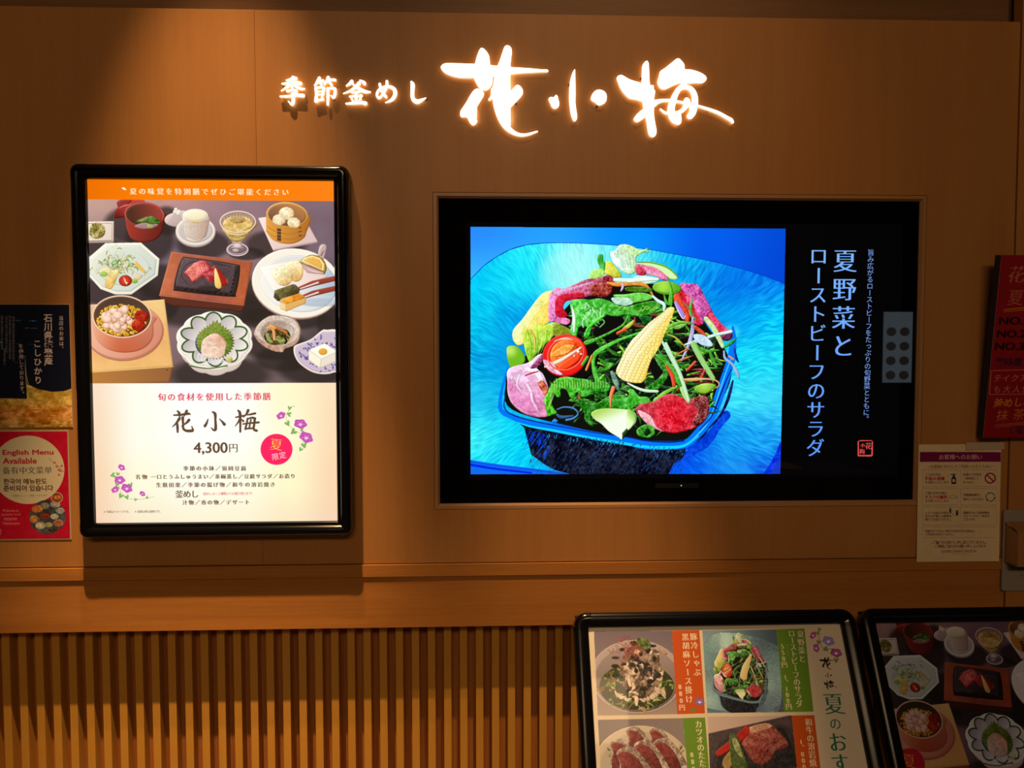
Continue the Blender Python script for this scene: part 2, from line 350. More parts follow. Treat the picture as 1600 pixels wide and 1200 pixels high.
    C.poly(A((790, 900), (860, 915), (940, 960), (960, 1020), (900, 1010), (800, 1010)), (130, 150, 40), sm=True, n=(.15, 2))
    # top pale lettuce, grapefruit slice, cheese
    C.poly(F((220, 300), (260, 260), (330, 250), (420, 290), (560, 300), (620, 270), (790, 290), (760, 330), (600, 345), (430, 330), (260, 320)), (190, 240, 215), sm=True, n=(.12, 3))
    C.poly(F((290, 100), (330, 95), (335, 150), (350, 160), (345, 230), (310, 250), (300, 190), (285, 150)), (70, 175, 70), sm=True, n=(.15, 2))
    C.poly(F((240, 230), (320, 210), (350, 250), (300, 290), (220, 300)), (170, 225, 110), sm=True, n=(.15, 2))
    C.poly(F((355, 150), (400, 150), (480, 250), (490, 280), (430, 290), (345, 250)), ('l', (235, 225, 90), (190, 200, 60), (948, 408), (965, 432)), n=(.1, 3))
    C.poly(F((390, 70), (430, 60), (460, 20), (520, 8), (590, 30), (640, 60), (690, 45), (722, 32), (700, 55), (720, 75), (660, 80), (610, 120), (610, 170), (600, 240), (560, 260), (500, 240), (440, 190), (400, 130)), ('l', (225, 250, 235), (170, 215, 120), (960, 400), (1000, 385)), sm=True, n=(.18, 2))
    for k in range(14): C.stk(F((450 + k * 11, 60 + (k % 4) * 20), (470 + k * 10, 120 + (k % 5) * 15), (500 + k * 7, 200 - (k % 3) * 20)), (245, 255, 250) if k % 3 else (120, 190, 170), w=1.0, a=.7)
    C.poly(F((610, 160), (700, 158), (800, 172), (880, 210), (958, 275), (930, 305), (870, 290), (800, 250), (720, 220), (640, 200)), (205, 240, 170), sm=True)
    C.stk(Fs((615, 160, 8), (720, 160, 12), (830, 185, 14), (900, 225, 14), (955, 280, 12)), (110, 175, 40))
    C.poly(F((608, 175), (700, 185), (780, 210), (850, 260), (885, 300), (840, 312), (760, 270), (680, 262), (620, 262), (602, 220)), (225, 110, 150), sm=True, n=(.25, 2))
    for k in range(10): C.stk(F((640 + k * 22, 190 + k * 9), (650 + k * 20, 215 + k * 9), (655 + k * 20, 240 + k * 6)), (250, 190, 210), w=1.6, a=.7)
    C.poly(F((600, 200), (640, 195), (690, 230), (680, 265), (620, 260)), (190, 45, 70), sm=True, n=(.2, 2))
    # beef left
    C.poly(F((-120, 500), (-115, 440), (-60, 370), (0, 380), (100, 340), (200, 300), (300, 290), (370, 265), (410, 300), (415, 350), (400, 420), (330, 450), (230, 440), (120, 470), (60, 480), (-10, 500), (-10, 600), (60, 640), (30, 680), (-60, 660), (-120, 640)), ('l', (225, 130, 190), (150, 50, 60), (860, 450), (960, 440)), sm=True, n=(.22, 2))
    C.poly(F((-60, 460), (-20, 430), (60, 415), (160, 410), (170, 450), (60, 470), (20, 490), (0, 540), (40, 600), (0, 620), (-60, 600), (-70, 520)), (205, 30, 55), sm=True, n=(.12, 3))
    C.poly(F((230, 360), (330, 330), (400, 350), (410, 400), (360, 440), (250, 430)), (150, 55, 45), sm=True, n=(.25, 2))
    C.poly(F((330, 290), (370, 262), (415, 290), (430, 330), (380, 350), (350, 320)), (170, 60, 70), sm=True, n=(.3, 1.5))
    for k in range(16): x = -90 + k * 20; C.stk(F((x, 440 - k * 6), (x + 18, 415 - k * 6), (x + 40, 405 - k * 5)), (245, 205, 235), w=1.1, a=.75)
    C.stk(Fs((370, 330, 20), (450, 345, 34), (600, 335, 36), (680, 350, 30), (720, 390, 22), (750, 440, 12)), (235, 150, 60), n=(.1, 2))
    C.stk(Fs((430, 305, 30), (560, 310, 36), (700, 300, 34), (790, 300, 24)), (225, 250, 225), n=(.08, 2))
    C.stk(Fs((500, 330, 12), (495, 370, 22), (480, 400, 10)), (215, 180, 235))
    # edamame centre and beef right
    C.poly(F((940, 420), (980, 335), (1050, 335), (1110, 340), (1150, 385), (1190, 470), (1230, 540), (1260, 600), (1330, 680), (1390, 730), (1410, 760), (1380, 800), (1330, 790), (1240, 720), (1180, 640), (1140, 690), (1090, 660), (1020, 560), (990, 480)), ('l', (205, 35, 60), (225, 70, 110), (1065, 470), (1110, 450)), sm=True, n=(.2, 2))
    C.poly(F((975, 335), (1050, 335), (1115, 342), (1155, 400), (1200, 480), (1235, 560), (1200, 600), (1160, 680), (1130, 600), (1080, 500), (1060, 440), (1000, 400)), (200, 90, 165), sm=True, n=(.25, 1.6))
    C.poly(F((1330, 770), (1400, 740), (1410, 780), (1370, 815), (1320, 800)), (95, 35, 70), sm=True, n=(.1, 2))
    for k in range(22): x = 1000 + rng.random() * 180; y = 360 + (x - 1000) * 1.0 + rng.random() * 80; C.stk(F((x, y), (x + 14, y + 20), (x + 10, y + 45)), (235, 150, 215), w=1.0, a=.6)
    C.poly(F((920, 430), (960, 430), (1000, 500), (1050, 600), (1040, 660), (980, 600), (930, 500)), (225, 80, 40), sm=True, n=(.1, 2))
    C.stk(Fs((940, 490, 20), (970, 550, 34), (1000, 600, 30), (1010, 625, 10)), (175, 130, 225)); C.stk(Fs((925, 490, 6), (960, 570, 8), (1000, 630, 8), (1020, 600, 6)), (240, 235, 250))
    C.ell(881.4 + 60 + 100.5, 380 + 70, 22.5, 10.5, ('r', (165, 220, 70), (85, 165, 35), (1036, 447), 24), ang=4)
    C.stk(F((770, 400), (860, 415), (950, 395)), (70, 140, 30), w=1.3)
    # leafy greens, middle
    C.poly(F((60, 490), (150, 465), (220, 470), (300, 460), (380, 480), (460, 520), (520, 530), (640, 500), (760, 480), (815, 520), (790, 560), (720, 600), (620, 610), (520, 600), (430, 610), (330, 600), (250, 680), (210, 790), (170, 760), (200, 700), (130, 700), (110, 780), (60, 740), (75, 620)), ('l', (90, 215, 80), (45, 130, 20), (895, 470), (1030, 490)), sm=True, n=(.22, 3))
    C.poly(F((420, 430), (520, 425), (640, 410), (730, 430), (745, 460), (640, 490), (560, 470), (450, 460)), (110, 205, 80), sm=True, n=(.15, 2))
    C.poly(F((400, 460), (460, 450), (540, 455), (590, 490), (540, 520), (440, 510)), (175, 215, 190), sm=True, n=(.15, 2))
    C.poly(F((520, 370), (600, 360), (720, 370), (740, 400), (640, 410), (530, 400)), (75, 120, 25), sm=True, n=(.15, 2))
    for k in range(40):
        x = rr(rng, 80, 330); y = rr(rng, 480, 640); C.stk(F((x, y), (x + rr(rng, -20, 30), y + 25), (x + rr(rng, -40, 40), y + rr(rng, 30, 70))), [(190, 250, 190), (60, 160, 50), (130, 235, 110)][k % 3], w=rr(rng, 1, 3.2), a=.8)
    for k in range(26):
        x = rr(rng, 350, 780); C.stk(F((x, 530 + rng.random() * 60), (x + 30, 520 + rng.random() * 60), (x + 60, 530 + rng.random() * 40)), (150, 220, 90) if k % 2 else (40, 110, 20), w=1.2, a=.7)
    C.stk(Fs((75, 530, 10), (90, 620, 30), (90, 740, 18)), (225, 250, 225)); C.stk(Fs((340, 600, 22), (260, 660, 26), (200, 720, 20), (180, 780, 12)), (90, 220, 70), n=(.1, 2))
    C.stk(Fs((545, 600, 16), (500, 680, 20), (400, 740, 20), (280, 800, 30), (190, 830, 40)), (75, 165, 45), n=(.15, 2))
    C.stk(Fs((640, 745, 22), (500, 795, 22), (380, 850, 34), (270, 920, 40), (250, 1000, 30), (270, 1100, 40), (300, 1160, 30)), (85, 190, 60), n=(.12, 2))
    C.stk(Fs((590, 650, 26), (530, 700, 34), (450, 760, 10)), (190, 200, 70)); C.stk(Fs((450, 750, 20), (520, 715, 30)), (235, 90, 40))
    C.stk(Fs((600, 620, 16), (600, 680, 30), (690, 700, 14)), (150, 60, 40), a=.8)
    C.stk(Fs((745, 440, 18), (790, 480, 26), (840, 510, 30), (840, 560, 20)), (205, 240, 235))
    C.stk(Fs((870, 280, 6), (900, 380, 22), (895, 480, 40), (900, 530, 10)), (90, 185, 50), n=(.12, 2)); C.stk(Fs((840, 430, 10), (860, 490, 24), (890, 520, 10)), (80, 180, 50))
    C.stk(Fs((1080, 460, 8), (1060, 540, 26), (1070, 600, 24), (1110, 640, 8)), (75, 190, 60)); C.stk(Fs((1000, 500, 6), (1050, 540, 12), (1080, 620, 10)), (90, 150, 60))
    # stems on the right
    for p, cc in ((((1190, 630, 40), (1260, 720, 46), (1330, 860, 34)), (195, 225, 160)), (((900, 680, 10), (950, 700, 40), (1030, 670, 16)), (130, 190, 80)),
                  (((1080, 620, 20), (1075, 740, 34), (1040, 860, 28), (985, 980, 10)), (180, 170, 220)), (((1000, 850, 10), (1100, 820, 32), (1250, 770, 26), (1400, 735, 26)), (205, 245, 235)),
                  (((815, 800, 20), (880, 920, 28), (950, 1050, 30), (1005, 1173, 26)), (180, 225, 190)), (((1080, 850, 36), (1150, 980, 34), (1250, 1140, 26)), (150, 205, 120)),
                  (((790, 880, 16), (850, 970, 24), (960, 1140, 24)), (50, 130, 40)), (((1100, 700, 30), (1150, 740, 34), (1190, 775, 20)), (200, 70, 40)),
                  (((870, 760, 10), (940, 790, 14), (1030, 880, 10)), (190, 175, 60)), (((930, 940, 10), (1000, 900, 14), (1060, 880, 8)), (205, 110, 50)),
                  (((850, 1010, 18), (900, 1090, 34), (930, 1170, 20)), (225, 60, 40)), (((1030, 1060, 20), (1100, 990, 24)), (215, 70, 50)), (((1150, 1120, 30), (1180, 1060, 16)), (190, 60, 50)),
                  (((830, 780, 14), (880, 700, 26), (980, 660, 26), (1080, 670, 10)), (115, 185, 70)), (((1120, 870, 20), (1200, 900, 30), (1300, 890, 10)), (60, 150, 50)),
                  (((1220, 900, 20), (1250, 980, 34), (1280, 1040, 20)), (70, 160, 50)), (((1340, 870, 12), (1400, 830, 30), (1445, 790, 6)), (40, 150, 60)), (((1260, 960, 10), (1320, 1010, 24)), (50, 130, 60))):
        C.stk(Fs(*p), cc, n=(.1, 2)); 
    C.poly(F((1090, 760), (1180, 770), (1250, 850), (1180, 860), (1100, 810)), (190, 215, 235), sm=True, n=(.1, 2))
    C.stk(Fs((1340, 900, 16), (1350, 960, 22), (1410, 1010, 20), (1440, 1060, 30), (1465, 1120, 14)), (150, 180, 220)); C.stk(Fs((1380, 940, 14), (1420, 970, 18)), (220, 150, 120))
    C.stk(Fs((1420, 850, 12), (1440, 950, 22), (1460, 990, 10)), (10, 60, 180), n=(.2, 2))
    # tomato
    C.ell(882.5, 555.5, 35.5, 33, ('r', (255, 90, 50), (225, 15, 20), (884, 550), 44), ang=-25)
    C.ell(885.5, 552, 27, 22, ('l', (250, 140, 50), (235, 50, 30), (870, 545), (905, 560)), ang=-30, n=(.15, 3))
    C.stk([(852, 573, 4), (872, 565, 6), (886, 557, 5), (908, 543, 3)], (255, 215, 195)); C.poly([(849, 562), (862, 566), (872, 578), (880, 586), (864, 583), (852, 572)], (240, 190, 215), sm=True, n=(.25, 1.2))
    C.poly([(872, 574), (890, 560), (908, 548), (905, 562), (890, 574), (876, 580)], (245, 75, 30), sm=True)
    C.poly([(860, 556), (880, 540), (898, 540), (890, 550), (874, 557)], (250, 165, 70), sm=True, n=(.2, 1.5))
    C.ring(884, 553, 29, 24.5, 2.4, (255, 95, 70), ang=-30); C.stk([(866, 533, 1.5), (882, 529, 2.5), (896, 531, 1.5)], (255, 205, 190))
    C.ell(903, 549, 2.2, 2.6, (255, 245, 240)); C.ell(908, 553, 1.6, 1.6, (255, 245, 240)); C.ell(897, 556, 1.2, 2, (255, 225, 215))
    C.stk([(918, 558, 5), (910, 570, 5)], (90, 160, 50)); C.stk([(925, 556, 4), (916, 578, 4)], (225, 130, 50))
    # ham slice, lower left
    C.poly(D((395, 220), (440, 180), (540, 155), (600, 130), (640, 90), (690, 70), (690, 120), (650, 190), (700, 240), (735, 320), (745, 380), (715, 460), (730, 540), (745, 600), (650, 610), (540, 580), (440, 500), (400, 410), (395, 300)), ('l', (250, 215, 245), (215, 130, 175), (812, 570), (826, 640)), sm=True, n=(.14, 3))
    C.poly(D((400, 300), (440, 270), (480, 340), (520, 420), (600, 400), (640, 470), (660, 560), (560, 560), (460, 490), (410, 400)), (222, 135, 190), sm=True, n=(.12, 2), a=.8)
    for p in (((500, 250, 20), (480, 340, 16), (540, 420, 8)), ((560, 320, 16), (600, 400, 24), (610, 470, 18), (650, 540, 12), (670, 600, 6)), ((560, 200, 40), (640, 220, 50), (690, 300, 40)), ((420, 300, 6), (440, 260, 10), (430, 380, 6))): C.stk(Ds(*p), (252, 235, 250), a=.85)
    for k in range(12): a = rr(rng, 0, 6.28); x = rr(rng, 430, 700); y = rr(rng, 300, 570); C.stk(D((x, y), (x + 25 * math.cos(a), y + 25 * math.sin(a)), (x + 50 * math.cos(a + .5), y + 50 * math.sin(a + .5))), (170, 75, 140), w=.8, a=.55)
    C.poly(D((650, 320), (700, 300), (735, 350), (740, 400), (710, 420), (680, 370)), (190, 90, 60), sm=True, n=(.3, 1.5)); C.poly(D((640, 130), (690, 80), (690, 150), (640, 190), (590, 190)), (150, 70, 110), sm=True, n=(.3, 1.3))
    C.stk(Ds((550, 255, 10), (600, 235, 14), (660, 220, 8)), (190, 45, 80))
    # frilly lettuce, bottom
    C.poly(D((710, 460), (740, 400), (770, 330), (830, 280), (900, 265), (980, 275), (1060, 285), (1130, 310), (1200, 300), (1270, 330), (1260, 385), (1180, 400), (1130, 390), (1080, 430), (1040, 440), (990, 400), (960, 460), (930, 440), (900, 380), (850, 370), (850, 430), (820, 440), (790, 400), (770, 460), (790, 530), (820, 570), (780, 590), (740, 600), (725, 540)), ('l', (90, 200, 50), (50, 150, 40), (855, 600), (940, 610)), sm=True, n=(.25, 2))
    for k in range(44):
        x = 760 + k * 11; C.stk(D((x, 300 + 20 * math.sin(k)), (x + 6, 330 + 15 * math.sin(k * 1.7)), (x + 2, 360)), (150, 230, 80) if k % 2 else (40, 120, 30), w=1.5, a=.7)
    for k in range(12): C.stk(D((735 + k * 4, 560 - k * 20), (750 + k * 5, 530 - k * 18), (770 + k * 5, 480 - k * 12)), (170, 235, 110), w=1.4, a=.6)
    C.stk(Ds((820, 545, 12), (880, 525, 14), (960, 535, 16), (1000, 580, 14), (960, 620, 18), (900, 635, 20)), (70, 130, 190)); C.stk(Ds((820, 590, 20), (860, 610, 30), (960, 600, 14)), (60, 120, 190), a=.7)
    C.poly(D((770, 650), (800, 620), (830, 640), (820, 660)), (40, 130, 230))
    C.poly(D((1000, 480), (1150, 490), (1260, 430), (1330, 420), (1418, 440)) + E_((20, 370), (60, 380), (100, 430), (180, 440), (190, 490), (120, 500), (60, 520), (10, 570)) + D((1300, 560), (1200, 560), (1110, 590), (1130, 690), (1060, 640), (1050, 570)), ('l', (40, 120, 30), (80, 190, 60), (925, 640), (1000, 625)), sm=True, n=(.22, 2))
    C.stk(Es((230, 80, 20), (290, 150, 60), (330, 230, 50), (270, 320, 70), (180, 380, 60)), (50, 130, 35), n=(.25, 2)); C.stk(Es((220, 70, 10), (300, 110, 40), (400, 230, 40), (470, 370, 40)), (75, 165, 50), n=(.12, 2))
    C.stk(Es((5, 320, 14), (80, 360, 22), (160, 385, 26), (260, 390, 22)), (205, 240, 205)); C.stk(Es((230, 470, 24), (310, 410, 34), (420, 350, 26)), (120, 190, 60), n=(.1, 2))
    C.stk(Es((330, 170, 20), (380, 250, 34), (400, 340, 30)), (225, 75, 45))
    # beef bottom right
    C.poly(E_((75, 530), (130, 490), (220, 480), (300, 430), (380, 410), (470, 440), (560, 450), (640, 430), (680, 440), (700, 500), (690, 560), (660, 640), (600, 690), (520, 720), (420, 745), (320, 735), (230, 700), (150, 640), (90, 590)), ('r', (225, 30, 50), (175, 60, 70), (1052, 650), 62), sm=True, n=(.16, 2))
    C.poly(E_((560, 460), (680, 440), (700, 520), (670, 630), (590, 690), (560, 640), (600, 560)), (120, 50, 50), sm=True, n=(.3, 1.6))
    C.poly(E_((90, 550), (200, 600), (250, 690), (320, 735), (230, 705), (140, 640)), (235, 170, 180), sm=True, n=(.15, 2))
    for k in range(24): a = rr(rng, 0, 3.1); x = rr(rng, 180, 560); y = rr(rng, 500, 690); C.stk(E_((x, y), (x + 22 * math.cos(a), y + 18 * math.sin(a)), (x + 44 * math.cos(a + .6), y + 36 * math.sin(a + .6))), [(250, 140, 150), (130, 10, 35), (230, 110, 170)][k % 3], w=1.0, a=.6)
    C.stk(Es((470, 370, 46), (500, 430, 50), (525, 480, 30)), (175, 215, 130)); C.stk(Es((330, -20, 24), (400, 130, 30), (460, 270, 34), (525, 470, 26)), (190, 230, 190)); C.stk(Es((560, -20, 40), (640, 120, 36), (740, 280, 26)), (150, 205, 120))
    C.stk(Es((480, 290, 16), (560, 290, 30), (680, 285, 16), (760, 300, 14), (785, 340, 12), (740, 365, 10)), (225, 170, 110))
    C.poly(E_((570, 370), (620, 330), (700, 320), (760, 340), (720, 380), (670, 410), (600, 400)), ('r', (180, 215, 90), (110, 170, 40), (1100, 600), 20), sm=True); C.stk(Es((570, 325, 6), (650, 312, 12), (750, 322, 8)), (120, 20, 40))
    # white onion piece, sprout cups
    C.poly(D((1110, 575), (1180, 540), (1290, 535), (1418, 545)) + E_((40, 550), (75, 590), (70, 660), (0, 715)) + D((1380, 800), (1340, 780), (1260, 730), (1200, 670), (1140, 630)), ('l', (170, 205, 90), (235, 250, 225), (950, 636), (958, 656)), sm=True)
    C.poly(D((1375, 745), (1418, 700), (1430, 740), (1375, 805)), (30, 60, 20)); C.poly(E_((0, 550), (50, 560), (75, 620), (50, 680), (0, 715)), ('l', (130, 190, 60), (225, 245, 190), (990, 645), (980, 655)), sm=True)
    C.poly(E_((80, 720), (130, 680), (180, 670), (230, 700), (230, 760), (180, 785), (100, 770)), (60, 150, 40), sm=True, n=(.2, 2)); C.poly(E_((140, 740), (170, 700), (200, 740), (160, 770)), (10, 40, 15), sm=True)
    # red sliver
    C.stk(Ds((1300, 360, 34), (1280, 430, 30), (1275, 530, 12)), (235, 130, 80)); C.stk(Ds((1290, 230, 34), (1320, 300, 50), (1340, 370, 26)), (110, 150, 130), n=(.2, 2))
    C.stk(Ds((1380, 370, 10), (1418, 345, 14), (1450, 360, 6)), (120, 150, 100))
    # baby corn, centre
    C.poly(F((870, 540), (900, 530), (930, 545), (915, 600), (880, 680), (840, 770), (800, 870), (740, 960), (710, 1040), (690, 1120), (650, 1163), (560, 1160), (480, 1130), (440, 1070), (470, 990), (520, 890), (570, 810), (640, 740), (720, 660), (800, 600), (850, 560)), ('l', (250, 250, 195), (240, 205, 70), (1000, 530), (1035, 545)), sm=True)
    cp = C.T(smooth(F((870, 540), (900, 530), (930, 545), (915, 600), (880, 680), (840, 770), (800, 870), (740, 960), (710, 1040), (690, 1120), (650, 1163), (560, 1160), (480, 1130), (440, 1070), (470, 990), (520, 890), (570, 810), (640, 740), (720, 660), (800, 600), (850, 560)), 6, True))
    oc = C.clip; C.clip = fill_mask(np.stack([cp, np.roll(cp, -1, 0)], 1), 0, 0, C.w, C.h) * (1 if oc is None else oc); C.emb = None
    for k in range(24):
        t = k / 23; y = 590 + 560 * t; cx = 870 - 300 * t ** .82; ww = 40 + 100 * min(t * 1.5, 1); n_ = max(3, int(round(ww / 17)))
        for j in range(n_ + 1):
            f = j / n_; o = (f - .5) * 2 * ww; px, py = cx + o * .9, y + o * .42 + (j % 2) * 11
            C.ell(880 + px / 5.333, 380 + py / 5.333, 2.9, 2.6, (235 - 10 * f, 200 - 20 * f, 110 - 60 * f), a=.85, n_=10)
            C.ell(880 + (px - 3) / 5.333, 380 + (py - 3) / 5.333, 2.1, 1.9, (255, 252 - 14 * f, 215 - 85 * f), a=.95, n_=10)
    C.clip = oc
    C.stk(Fs((900, 545, 30), (840, 610, 40), (740, 700, 46), (640, 830, 40), (560, 960, 30)), (255, 255, 240), a=.35)

def art_meal(C):
    """the summer set meal; coordinates as seen on the left poster"""
    rng = C.rng; M_ = Z(130, 310, 4.0); Ms = Zs(130, 310, 4.0)
    C.poly([(100, 290), (560, 290), (560, 640), (100, 640)], ('g', [
        [(205, 165, 150), (190, 145, 140), (150, 118, 128), (125, 100, 112)],
        [(160, 130, 135), (120, 100, 115), (150, 118, 125), (120, 100, 112)],
        [(150, 120, 130), (110, 88, 100), (120, 98, 105), (85, 70, 78)],
        [(130, 105, 110), (140, 112, 115), (125, 105, 110), (75, 62, 62)],
        [(110, 90, 90), (112, 92, 92), (120, 98, 100), (85, 72, 70)]], (130, 310), (525, 600)), n=(.02, 20))
    sh = (42, 34, 30)
    for x, y, a, b in ((150, 385, 34, 12), (200, 352, 30, 22), (235, 372, 30, 30), (318, 382, 34, 18), (260, 345, 18, 18), (430, 382, 38, 18), (385, 396, 22, 8), (250, 440, 30, 22), (180, 455, 50, 20), (320, 480, 80, 26), (262, 470, 14, 22), (405, 470, 26, 30), (440, 498, 60, 14), (345, 585, 62, 22), (445, 560, 38, 16), (430, 540, 40, 18), (490, 575, 45, 20), (520, 505, 20, 20)):
        C.soft(x, y, a, b, sh, .72)
    # small square dish with greens
    C.emb = (.30, 1.8)
    C.poly(M_((-10, 145), (192, 142), (190, 276), (-10, 280)), ('l', (250, 232, 205), (225, 205, 190), (130, 345), (175, 378))); C.poly(M_((-10, 268), (192, 264), (190, 276), (-10, 281)), (175, 150, 135))
    C.stk(M_((-10, 158), (180, 155), (178, 262), (-10, 266)), (110, 105, 120), w=.7, sm=False)
    C.poly(M_((40, 200), (60, 160), (95, 152), (130, 175), (138, 210), (120, 240), (80, 252), (45, 235)), (150, 135, 70), sm=True, n=(.3, 1.4))
    for k in range(26): x, y = rr(rng, 45, 130), rr(rng, 165, 240); C.stk(M_((x, y), (x + rr(rng, -12, 12), y + rr(rng, -12, 12))), [(185, 180, 110), (95, 110, 40), (120, 60, 40), (210, 190, 130)][k % 4], w=1.4)
    # red soup bowl and its lid
    C.poly(M_((192, 118), (198, 80), (215, 55), (210, 25), (240, 8), (350, 8), (385, 18), (370, 55), (280, 110), (205, 124)), ('l', (185, 65, 55), (110, 30, 25), (195, 318), (185, 338)), sm=True)
    C.poly(M_((212, 30), (240, 10), (300, 8), (290, 30), (240, 60)), (150, 50, 45), sm=True); C.stk(Ms((225, 60, 6), (260, 45, 10), (300, 35, 4)), (225, 130, 120), a=.8)
    C.poly(M_((256, 90), (505, 90), (502, 165), (490, 215), (455, 255), (400, 272), (340, 270), (295, 245), (272, 190)), ('l', (160, 55, 42), (95, 28, 20), (205, 350), (256, 368)), sm=2)
    C.ell(225.3, 335, 31.2, 19.5, (178, 72, 60), ang=4); C.ell(225.6, 335.5, 29, 17.3, ('l', (80, 45, 32), (160, 60, 50), (205, 335), (250, 325)), ang=4)
    C.poly(M_((320, 175), (360, 155), (430, 150), (470, 165), (430, 185), (370, 190)), (165, 130, 130), sm=True); C.poly(M_((350, 130), (420, 110), (470, 130), (475, 155), (420, 160), (390, 150), (330, 150)), (85, 120, 45), sm=True, n=(.2, 2)); C.poly(M_((400, 160), (430, 165), (440, 182), (405, 186)), (165, 170, 100), sm=True)
    C.stk(Ms((345, 140, 4), (380, 128, 6), (410, 125, 3)), (175, 160, 90)); C.stk(Ms((480, 65, 2), (500, 100, 4), (490, 140, 2)), (230, 160, 140), a=.7)
    # steamed egg cup, saucer, lid
    C.poly(M_((508, 140), (520, 110), (560, 90), (600, 82), (640, 80), (640, 170), (580, 178), (530, 165)), ('l', (235, 215, 205), (190, 165, 160), (265, 332), (275, 352)), sm=True)
    for k in range(10): C.stk(M_((570 + k * 3, 92), (525 + k * 12, 165)), (165, 140, 140), w=.6, a=.6)
    for dx, dy in ((0, 0), (9, 2), (-8, 3), (4, 9), (-4, -6)): C.ell(130 + (585 + dx * 1.6) / 4, 310 + (78 + dy * 1.6) / 4, 3, 2.6, (250, 240, 220), n_=12)
    C.ell(305.5, 363, 31.2, 23.5, (180, 168, 160)); C.ell(305.5, 361, 31.2, 23, (236, 222, 208)); C.ell(305.5, 360.5, 26.5, 18.5, (205, 192, 184))
    C.poly(M_((620, 108), (780, 108), (776, 190), (760, 240), (720, 268), (680, 268), (640, 245), (624, 190)), ('l', (250, 240, 220), (205, 175, 155), (290, 360), (325, 360)), sm=2)
    for k in range(19): x = 628 + k * 8.4; C.stk(M_((x, 135), (x, 190), (x + (700 - x) * .16, 262 - abs(x - 700) * .28)), (150, 95, 75) if k % 3 else (120, 115, 135), w=.7, a=.8)
    C.ell(305, 336.5, 20, 10.2, (252, 240, 215)); C.ell(305, 336.9, 17.8, 8.4, ('l', (255, 245, 215), (235, 215, 170), (300, 328), (305, 350))); C.stk(Ms((680, 148, 6), (718, 152, 6)), (200, 175, 80))
    # dessert glass
    C.ell(371, 390, 17, 9.5, (170, 145, 150)); C.ell(371, 388.5, 14, 7, (128, 106, 112)); C.ring(371, 390, 16.5, 9.5, 1.3, (240, 220, 215)); C.poly(M_((930, 262), (990, 262), (985, 290), (1000, 310), (925, 310), (940, 290)), (190, 165, 160), sm=True)
    C.ell(371, 384, 6, 3.5, (225, 205, 200)); C.ell(368, 391, 5, 2.5, (230, 210, 205), a=.7)
    C.poly(M_((856, 150), (1080, 150), (1060, 195), (1020, 240), (985, 268), (935, 268), (900, 235), (868, 195)), ('l', (215, 180, 110), (150, 120, 60), (350, 350), (390, 370)), sm=2, n=(.1, 3))
    C.ell(371.5, 346.5, 28, 17, (165, 135, 120)); C.ell(371.5, 350, 23.5, 13, (222, 185, 110), n=(.15, 3)); C.ell(371, 343, 12, 6, (185, 150, 90), n=(.1, 2)); C.ring(371.5, 346.5, 27.6, 16.6, 1.5, (250, 225, 195))
    C.stk(Ms((870, 190, 4), (920, 220, 8), (1000, 222, 8), (1060, 185, 4)), (250, 225, 170), a=.8); C.stk(Ms((905, 240, 3), (960, 255, 6), (1010, 240, 3)), (245, 215, 120), a=.8)
    for k in range(10): C.stk(M_((880 + k * 20, 92 + abs(k - 4.5) * 6), (882 + k * 19, 120 + abs(k - 4.5) * 5)), (240, 220, 210), w=.8, a=.6)
    # bamboo steamer on a square plate
    C.poly(M_((1093, 122), (1140, 116), (1400, 150), (1467, 272), (1186, 325)), ('l', (245, 222, 210), (222, 190, 185), (410, 350), (470, 385))); C.poly(M_((1186, 325), (1467, 272), (1467, 278), (1187, 331)), (160, 130, 125))
    C.poly(M_((1143, 80), (1405, 100), (1394, 215), (1370, 255), (1310, 282), (1240, 280), (1180, 255), (1143, 205)), ('l', (225, 155, 60), (175, 110, 40), (420, 350), (478, 350)), sm=2)
    C.ell(448.5, 335, 32.5, 19.5, (228, 165, 80), ang=5); C.ell(448.5, 335.5, 30, 17.3, ('l', (120, 80, 60), (185, 125, 70), (440, 350), (455, 318)), ang=5)
    for x, y, r in ((447.5, 333.5, 12), (436, 343.5, 10.5), (459, 348, 10)):
        C.ell(x, y, r, r * .85, ('r', (255, 245, 210), (225, 190, 140), (x - 2, y - 3), r * 1.2), n=(.14, 1.6))
        for k in range(16): a = rr(rng, 0, 6.3); C.stk([(x + r * .5 * math.cos(a), y + r * .4 * math.sin(a)), (x + r * math.cos(a + .3), y + r * .8 * math.sin(a + .3))], (250, 230, 185), w=.9, a=.7)
    C.stk(Ms((1146, 170, 3), (1200, 205, 3), (1300, 222, 3), (1395, 190, 3)), (150, 95, 35), a=.8); C.stk(Ms((1146, 205, 3), (1200, 240, 3), (1300, 255, 3), (1380, 230, 3)), (150, 95, 35), a=.8)
    for k in range(4): C.poly(M_((1212, 186 + k * 20), (1236, 190 + k * 20), (1236, 206 + k * 20), (1212, 202 + k * 20)), (85, 55, 45)); 
    for k in range(3): C.stk(M_((1348, 185 + k * 24), (1362, 182 + k * 24)), (90, 55, 30), w=1.6)
    # octagonal plate
    oc = M_((15, 460), (30, 375), (140, 280), (360, 277), (475, 378), (465, 480), (300, 598), (200, 598), (110, 565))
    C.poly(oc, (244, 240, 218)); C.poly([(192 + (x - 192) * .93, 419 + (y - 419) * .90) for x, y in oc], ('l', (232, 232, 214), (205, 212, 200), (150, 390), (230, 450)))
    C.poly([(192 + (x - 192) * .70, 421 + (y - 421) * .62) for x, y in oc], (214, 220, 206), sm=True); C.stk([(x, y, .8) for x, y in oc + oc[:1]], (255, 252, 235), sm=False)
